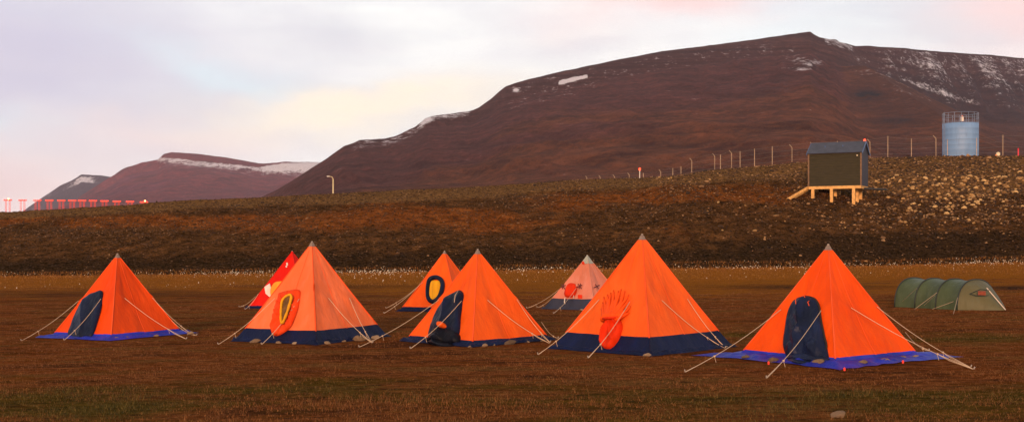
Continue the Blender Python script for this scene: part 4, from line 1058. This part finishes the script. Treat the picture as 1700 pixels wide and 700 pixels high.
rt_ = empty('marker_light', (p.x, p.y, g), 'small cream marker light with an orange cap right of the tank', 'light')
MB().lathe((p.x, p.y, g), [(.1, -.2), (.1, p.z - g - .25), (.28, p.z - g - .2), (.28, p.z - g + .25), (0, p.z - g + .4)], 12).build('body', plain('cream_light_body', (0.6, 0.48, 0.3, 1), 0.5, 0.1, 5), rt_)
MB().lathe((p.x - .3, p.y, p.z - .2), [(.1, -.2), (.18, 0), (.1, .2), (0, .25)], 10).build('cap', plain('amber_cap', (0.6, 0.2, 0.06, 1), 0.4, 0.1, 5), rt_)
p = P(1690.5, 247, 160); g = gz(p.x, p.y)
rt_ = empty('marker_post', (p.x, p.y, g), 'short bright red marker post at the far right beyond the fence', 'post')
MB().tube([(p.x, p.y, g - .2), (p.x, p.y, p.z)], 0.11, 8, 0.09).build('post', plain('red_marker_paint', (0.55, 0.02, 0.04, 1), 0.5, 0.1, 5), rt_)
MB().lathe((p.x, p.y, p.z), [(.1, -.02), (.12, .03), (0, .1)], 8).build('cap', bpy.data.materials['red_marker_paint'], rt_)

# ------------------------------------------------------------------ street lamp
Yl = 500.0; p = P(553, 297, Yl); g = gz(p.x, p.y)
lr = empty('street_lamp', (p.x, p.y, g), 'lone street lamp with a bent arm behind the embankment', 'lamp')
LP = plain('lamp_post_paint', (0.55, 0.44, 0.24, 1), 0.6, 0.2, 3)
MB().tube([(p.x, p.y, g - 1), (p.x, p.y, p.z)], 0.32, 8, 0.24).build('pole', LP, lr)
e_ = P(546, 292.5, Yl)
MB().tube([p, p + Vector((-.5, 0, .9)), e_], 0.17, 6, 0.12).build('arm', LP, lr)
MB().box(e_ + Vector((-.3, 0, -.05)), 1.1, 0.5, 0.35).build('lamp_head', WPOST, lr)

# ------------------------------------------------------------------ approach lights
RED = plain('signal_red_paint', (0.85, 0.075, 0.045, 1), 0.5, 0.1, 1)
RGL = NT('red_lens'); RGL.b.inputs['Base Color'].default_value = (0.7, 0.05, 0.03, 1); RGL.b.inputs['Emission Color'].default_value = (1, 0.06, 0.03, 1); RGL.b.inputs['Emission Strength'].default_value = 1.1
LIT = NT('lit_lamp'); LIT.b.inputs['Emission Color'].default_value = (1, 0.22, 0.05, 1); LIT.b.inputs['Emission Strength'].default_value = 8.0
ax_ = [13, 37.5, 62, 82, 102, 120, 136.5, 154.4, 173.5, 194, 216, 239]
ay_ = [332.5, 332.8, 333, 333.2, 333.3, 333.4, 333.6, 333.8, 334.2, 334.8, 335.3, 336]
words_ = ['first', 'second', 'third', 'fourth', 'fifth', 'sixth', 'seventh', 'eighth', 'ninth', 'tenth', 'eleventh', 'twelfth']
for i, (x, y) in enumerate(zip(ax_, ay_)):
    Yl = 430.0; c = P(x, y, Yl); g = gz(c.x, c.y)
    lb = 'red approach light frame on two legs, %s from the left' % words_[i]
    if i == 0: lb = 'red approach light frame with a glowing lamp, at the left edge of the row'
    if i == 11: lb = 'red approach light frame with a glowing orange lamp, at the right end of the row'
    r0 = empty('approach_light', (c.x, c.y, g), lb, 'light', 'red approach light frames in a row')
    MB().beam(c - Vector((1.45, 0, 0)), c + Vector((1.45, 0, 0)), 0.6, 0.22).build('crossbar', RED, r0)
    for s_ in (-.66, .66):
        m = MB()
        m.tube([(c.x + s_ - .22, c.y, g - .5), (c.x + s_ - .22, c.y, c.z)], 0.065, 5); m.tube([(c.x + s_ + .22, c.y, g - .5), (c.x + s_ + .22, c.y, c.z)], 0.065, 5)
        n_ = int((c.z - g) / 0.7)
        for j in range(n_): m.tube([(c.x + s_ - .22, c.y, c.z - j * .7), (c.x + s_ + .22, c.y, c.z - j * .7 - .5)], 0.04, 4)
        m.build('leg', RED, r0)
    for s_ in (-1.2, -.6, 0, .6, 1.2):
        MB().lathe((c.x + s_, c.y, c.z + .1), [(.1, 0), (.24, .08), (.24, .26), (0, .34)], 8).build('lamp', RGL.m, r0)
    if i in (0, 11): MB().lathe((c.x + (0.35 if i == 0 else .5), c.y - .35, c.z + .35), [(.0, -.1), (.24, 0), (.28, .25), (.16, .45), (0, .5)], 12).build('glowing_lamp', LIT.m, r0, True)

# ------------------------------------------------------------------ grass (stuff)
def grass():
    r = np.random.default_rng(21); N = 64000
    u = r.uniform(-0.47, 0.47, N); Y = 14 * (62 / 14) ** r.random(N); X = u * Y
    keep = 0.35 + 0.65 * sst(-0.08, 0.08, fbm(X * 0.5, Y * 0.9, 3))
    k = r.random(N) < keep
    for t in (T1, T2, T3, T4, T5, T6, T7, T8): k &= np.hypot(X - t.c.x, Y - t.c.y) > t.R * 1.05 + (0.5 if t in (T1, T5) else 0.0)
    X, Y = X[k], Y[k]; n = len(X); g, go, d = zone(X, Y); big = np.repeat(np.where(r.random(n) < 0.03, 2.4, 1.0) * (0.6 + 0.8 * vn(X * 0.9, Y * 0.9)), 5)
    B = 5; X = np.repeat(X, B) + r.normal(0, .03, n * B); Y = np.repeat(Y, B) + r.normal(0, .03, n * B)
    Z = ground(X, Y); h = big * r.uniform(0.012, 0.038, n * B) * (1 + 0.7 * np.repeat(np.clip(g, 0, 1), B)); a = r.uniform(0, 6.28, n * B); ln = r.uniform(0.2, 1.2, n * B) * h
    w = 0.0045 * (0.7 + Y / 40)
    V = np.stack([np.stack([X - w * np.cos(a), Y - w * np.sin(a), Z - .01], -1), np.stack([X + w * np.cos(a), Y + w * np.sin(a), Z - .01], -1),
                  np.stack([X + ln * np.sin(a), Y + ln * np.cos(a), Z + h], -1)], 1).reshape(-1, 3)
    t = NT('grass_blades'); rn = t.attr('rnd'); gr = t.attr('green')
    dry = t.ramp(rn, [(0, (0.065, 0.021, 0.007)), (0.6, (0.16, 0.056, 0.017)), (1, (0.25, 0.105, 0.036))])
    grn = t.ramp(rn, [(0, (0.022, 0.024, 0.006)), (0.7, (0.07, 0.054, 0.012)), (1, (0.15, 0.095, 0.024))])
    t.color(t.mix(t.mask(gr, 0.25, 1.15), dry, grn)); t.rough(0.8, 0.1)
    gg = np.repeat(np.repeat(g, B), 3) + np.repeat(r.normal(0, .3, n * B), 3) + np.repeat(1.3 * fbm(X * 0.5, Y * 0.35, 3), 3)
    o = fast_mesh('grass', V, np.arange(len(V)).reshape(-1, 3), t.m, 3, False, {'rnd': np.repeat(r.random(n * B), 3), 'green': gg})
    tag(o, 'short dry brown and green tundra grass', 'grass', kind='stuff')
grass()
def cotton():
    r = np.random.default_rng(31); N = 26000
    px = r.uniform(-60, 1760, N); Y = r.uniform(78, YF + 1.0, N); X = (px - CX) / F * Y
    d = 0.07 + 0.55 * np.exp(-((px - 640) / 75) ** 2) + 0.30 * np.exp(-((px - 410) / 60) ** 2) + 0.30 * np.exp(-((px - 890) / 50) ** 2) + 0.30 * np.exp(-((px - 1640) / 70) ** 2) + 0.2 * np.exp(-((px - 1300) / 120) ** 2)
    d = d * (0.25 + 1.3 * sst(-0.08, 0.12, fbm(X * 0.12, Y * 0.3, 3))) * (0.10 + 0.9 * sst(92, 110, Y)) + 0.04 * (Y > YF - 3)
    k = r.random(N) < d * 0.5; X, Y = X[k], Y[k]; n = len(X); Z = ground(X, Y); h = r.uniform(.12, .32, n); s = r.uniform(.018, .042, n)
    oc = np.array([(1, 0, 0), (-1, 0, 0), (0, 1, 0), (0, -1, 0), (0, 0, 1.3), (0, 0, -1.3)], float); of = np.array([(0, 2, 4), (2, 1, 4), (1, 3, 4), (3, 0, 4), (2, 0, 5), (1, 2, 5), (3, 1, 5), (0, 3, 5)])
    V = oc[None] * s[:, None, None] + np.stack([X, Y, Z + h], -1)[:, None]
    T = (of[None] + (np.arange(n) * 6)[:, None, None]).reshape(-1, 3)
    t = NT('cotton_grass_heads'); t.color(t.ramp(t.attr('rnd'), [(0, (0.35, 0.28, 0.18)), (1, (0.72, 0.66, 0.55))])); t.rough(0.9, 0.1)
    o = fast_mesh('cotton_grass', V.reshape(-1, 3), T, t.m, 3, False, {'rnd': np.repeat(r.random(n), 6)})
    tag(o, 'white cotton grass heads along the foot of the embankment', 'plants', kind='stuff')
    # straw coloured sedge under it
    N = 40000; px = r.uniform(-80, 1780, N); Y = YF + 1.5 - 34 * r.random(N) ** 1.6; X = (px - CX) / F * Y; Z = ground(X, Y); h = r.uniform(.05, .26, N) * (0.4 + 0.6 * sst(95, 112, Y)); a = r.uniform(0, 6.28, N); w = 0.02
    V = np.stack([np.stack([X - w * np.cos(a), Y - w * np.sin(a), Z - .01], -1), np.stack([X + w * np.cos(a), Y + w * np.sin(a), Z - .01], -1), np.stack([X + .06 * np.sin(a), Y + .06 * np.cos(a), Z + h], -1)], 1).reshape(-1, 3)
    t = NT('sedge_blades'); t.color(t.ramp(t.attr('rnd'), [(0, (0.065, 0.024, 0.006)), (0.6, (0.19, 0.066, 0.012)), (1, (0.36, 0.165, 0.04))])); t.rough(0.8, 0.1)
    o = fast_mesh('sedge', V, np.arange(len(V)).reshape(-1, 3), t.m, 3, False, {'rnd': np.repeat(r.random(N), 3)})
    tag(o, 'straw coloured sedge growing in front of the embankment', 'grass', kind='stuff')
cotton()

# ------------------------------------------------------------------ haze
HZ = 0.00004
hb = MB().box((0, 4600, 745), 18000, 9600, 1600)
hm = bpy.data.materials.new('haze_air'); hm.use_nodes = True; nt = hm.node_tree; nt.nodes.clear()
ov = nt.nodes.new('ShaderNodeOutputMaterial'); pv = nt.nodes.new('ShaderNodeVolumePrincipled'); pv.inputs['Color'].default_value = (0.86, 0.74, 0.90, 1); pv.inputs['Density'].default_value = HZ; pv.inputs['Anisotropy'].default_value = 0.0
nt.links.new(pv.outputs[0], ov.inputs['Volume'])
hz = hb.build('haze', hm); tag(hz, 'thin mauve evening haze between the camera and the far mountains', 'haze', kind='stuff')

# ------------------------------------------------------------------ sky, sun
SUN_EL, SUN_AZ = 9.0, 191.0   # azimuth clockwise from +Y
w = bpy.data.worlds.new('World'); SC.world = w; w.use_nodes = True; nt = w.node_tree; N = nt.nodes; Lk = nt.links; N.clear()
out = N.new('ShaderNodeOutputWorld')
sky = N.new('ShaderNodeTexSky'); sky.sky_type = 'NISHITA'; sky.sun_disc = False; sky.sun_elevation = math.radians(SUN_EL); sky.sun_rotation = math.radians(SUN_AZ)
b1 = N.new('ShaderNodeBackground'); b1.inputs[1].default_value = 0.10; Lk.new(sky.outputs[0], b1.inputs[0])
tc = N.new('ShaderNodeTexCoord'); sep = N.new('ShaderNodeSeparateXYZ'); Lk.new(tc.outputs['Generated'], sep.inputs[0])
def M(op, a, b=None, c=None):
    m = N.new('ShaderNodeMath'); m.operation = op
    for i, v in enumerate((a, b, c)):
        if v is None: continue
        if isinstance(v, (int, float)): m.inputs[i].default_value = v
        else: Lk.new(v, m.inputs[i])
    return m.outputs[0]
az = M('ARCTAN2', sep.outputs['X'], sep.outputs['Y']); el = M('ARCSINE', sep.outputs['Z'])
def nz(scale, det, st, off=0):
    mp = N.new('ShaderNodeMapping'); mp.inputs['Scale'].default_value = st; mp.inputs['Location'].default_value = (off, off, 0); Lk.new(tc.outputs['Generated'], mp.inputs[0])
    n = N.new('ShaderNodeTexNoise'); n.inputs['Scale'].default_value = scale; n.inputs['Detail'].default_value = det; n.inputs['Roughness'].default_value = 0.55; Lk.new(mp.outputs[0], n.inputs['Vector']); return n.outputs['Fac']
wa = M('MULTIPLY', M('SUBTRACT', nz(7, 4, (1, 1, 2.5)), 0.5), 0.16); wb = M('MULTIPLY', M('SUBTRACT', nz(7, 4, (1, 1, 2.5), 5), 0.5), 0.07)
azw = M('ADD', az, wa); elw = M('ADD', el, wb)
def blob(px, py, sx, sy, amp, tilt=0.0):
    a = M('DIVIDE', M('SUBTRACT', azw, (px - CX) / F), sx / F); e = M('DIVIDE', M('SUBTRACT', M('ADD', elw, M('MULTIPLY', M('SUBTRACT', azw, (px - CX) / F), tilt)), (HY - py) / F), sy / F)
    q = M('ADD', M('MULTIPLY', a, a), M('MULTIPLY', e, e)); return M('MULTIPLY', M('EXPONENT', M('MULTIPLY', q, -1.0)), amp)
def MX(f, a, b):
    m = N.new('ShaderNodeMix'); m.data_type = 'RGBA'
    for k, v in ((0, f), (6, a), (7, b)):
        if isinstance(v, (int, float, tuple)): m.inputs[k].default_value = v
        else: Lk.new(v, m.inputs[k])
    return m.outputs[2]
def addall(*a):
    r_ = a[0]
    for q in a[1:]: r_ = M('ADD', r_, q)
    return r_
base = lin((216, 220, 229)); white = lin((246, 249, 250)); pink = lin((240, 210, 210)); cream = lin((255, 241, 220)); cyan = lin((212, 234, 246)); lav = lin((196, 196, 220)); mauve = lin((222, 192, 203))
def cl01(x):
    m = N.new('ShaderNodeClamp'); Lk.new(x, m.inputs[0]); return m.outputs[0]
c = MX(cl01(addall(M('MULTIPLY', M('SUBTRACT', nz(5, 6, (1, 1.0, 4.5)), 0.40), 3.6), blob(650, 60, 420, 80, .25), blob(1300, 30, 130, 60, .5))), base, white)
c = MX(cl01(blob(40, 120, 330, 130, 1.1)), c, lav)
c = MX(cl01(addall(blob(0, 330, 330, 62, .75), blob(300, 235, 240, 40, .5))), c, pink)
c = MX(cl01(blob(-60, 340, 120, 60, .6)), c, mauve)
c = MX(cl01(addall(blob(350, 125, 110, 26, .8, 0.25), blob(30, 222, 70, 22, .5), blob(1310, 30, 110, 60, .5))), c, cyan)
c = MX(cl01(addall(blob(620, 185, 260, 34, 1.0, -0.1), blob(480, 170, 130, 22, .4))), c, cream)
c = MX(cl01(addall(blob(1130, 8, 170, 30, 1.0), blob(950, 55, 100, 40, .25), blob(1690, 40, 140, 70, 1.0))), c, lin((248, 212, 210)))
det = MX(M('MULTIPLY', M('SUBTRACT', nz(11, 7, (1, 1, 5), 9), 0.40), 0.75), c, lin((216, 212, 226)))
mm = N.new('ShaderNodeMix'); mm.data_type = 'RGBA'; mm.blend_type = 'MULTIPLY'; mm.inputs[0].default_value = 1.0; Lk.new(det, mm.inputs[6]); mm.inputs[7].default_value = (0.985, 0.98, 0.93, 1)
b2 = N.new('ShaderNodeBackground'); Lk.new(mm.outputs[2], b2.inputs[0])
# evening overcast: dimmer towards the zenith
b2s = N.new('ShaderNodeMapRange'); b2s.inputs['From Min'].default_value = 0.25; b2s.inputs['From Max'].default_value = 1.0; b2s.inputs['To Min'].default_value = 1.0; b2s.inputs['To Max'].default_value = 0.55
Lk.new(sep.outputs['Z'], b2s.inputs[0]); Lk.new(b2s.outputs[0], b2.inputs[1])
mx = N.new('ShaderNodeMixShader'); mx.inputs[0].default_value = 0.93; Lk.new(b1.outputs[0], mx.inputs[1]); Lk.new(b2.outputs[0], mx.inputs[2]); Lk.new(mx.outputs[0], out.inputs[0])
sd = bpy.data.lights.new('sun', 'SUN'); sd.energy = 3.0; sd.angle = math.radians(10); sd.color = (1.0, 0.60, 0.36)
so = bpy.data.objects.new('sun', sd); COL.objects.link(so)
e_, a_ = math.radians(SUN_EL), math.radians(SUN_AZ)
dirv = Vector((math.sin(a_) * math.cos(e_), math.cos(a_) * math.cos(e_), math.sin(e_)))
so.rotation_euler = dirv.to_track_quat('Z', 'Y').to_euler(); so.location = (0, -40, 60)

cam = bpy.data.cameras.new('camera'); co = bpy.data.objects.new('camera', cam); COL.objects.link(co)
cam.sensor_width = 36; cam.lens = 36 * F / 1700; cam.shift_y = (HY - 350) / 1700; cam.clip_start = 0.1; cam.clip_end = 30000
co.location = (0, 0, HC); co.rotation_euler = (math.pi / 2, 0, 0); SC.camera = co
vs_ = SC.view_settings; vs_.view_transform = 'Standard'; vs_.look = 'None'; vs_.exposure = 0.45; vs_.gamma = 1; vs_.use_curve_mapping = False
SC.display_settings.display_device = 'sRGB'
SC.cycles.max_bounces = 6; SC.cycles.volume_bounces = 0; SC.cycles.use_denoising = True
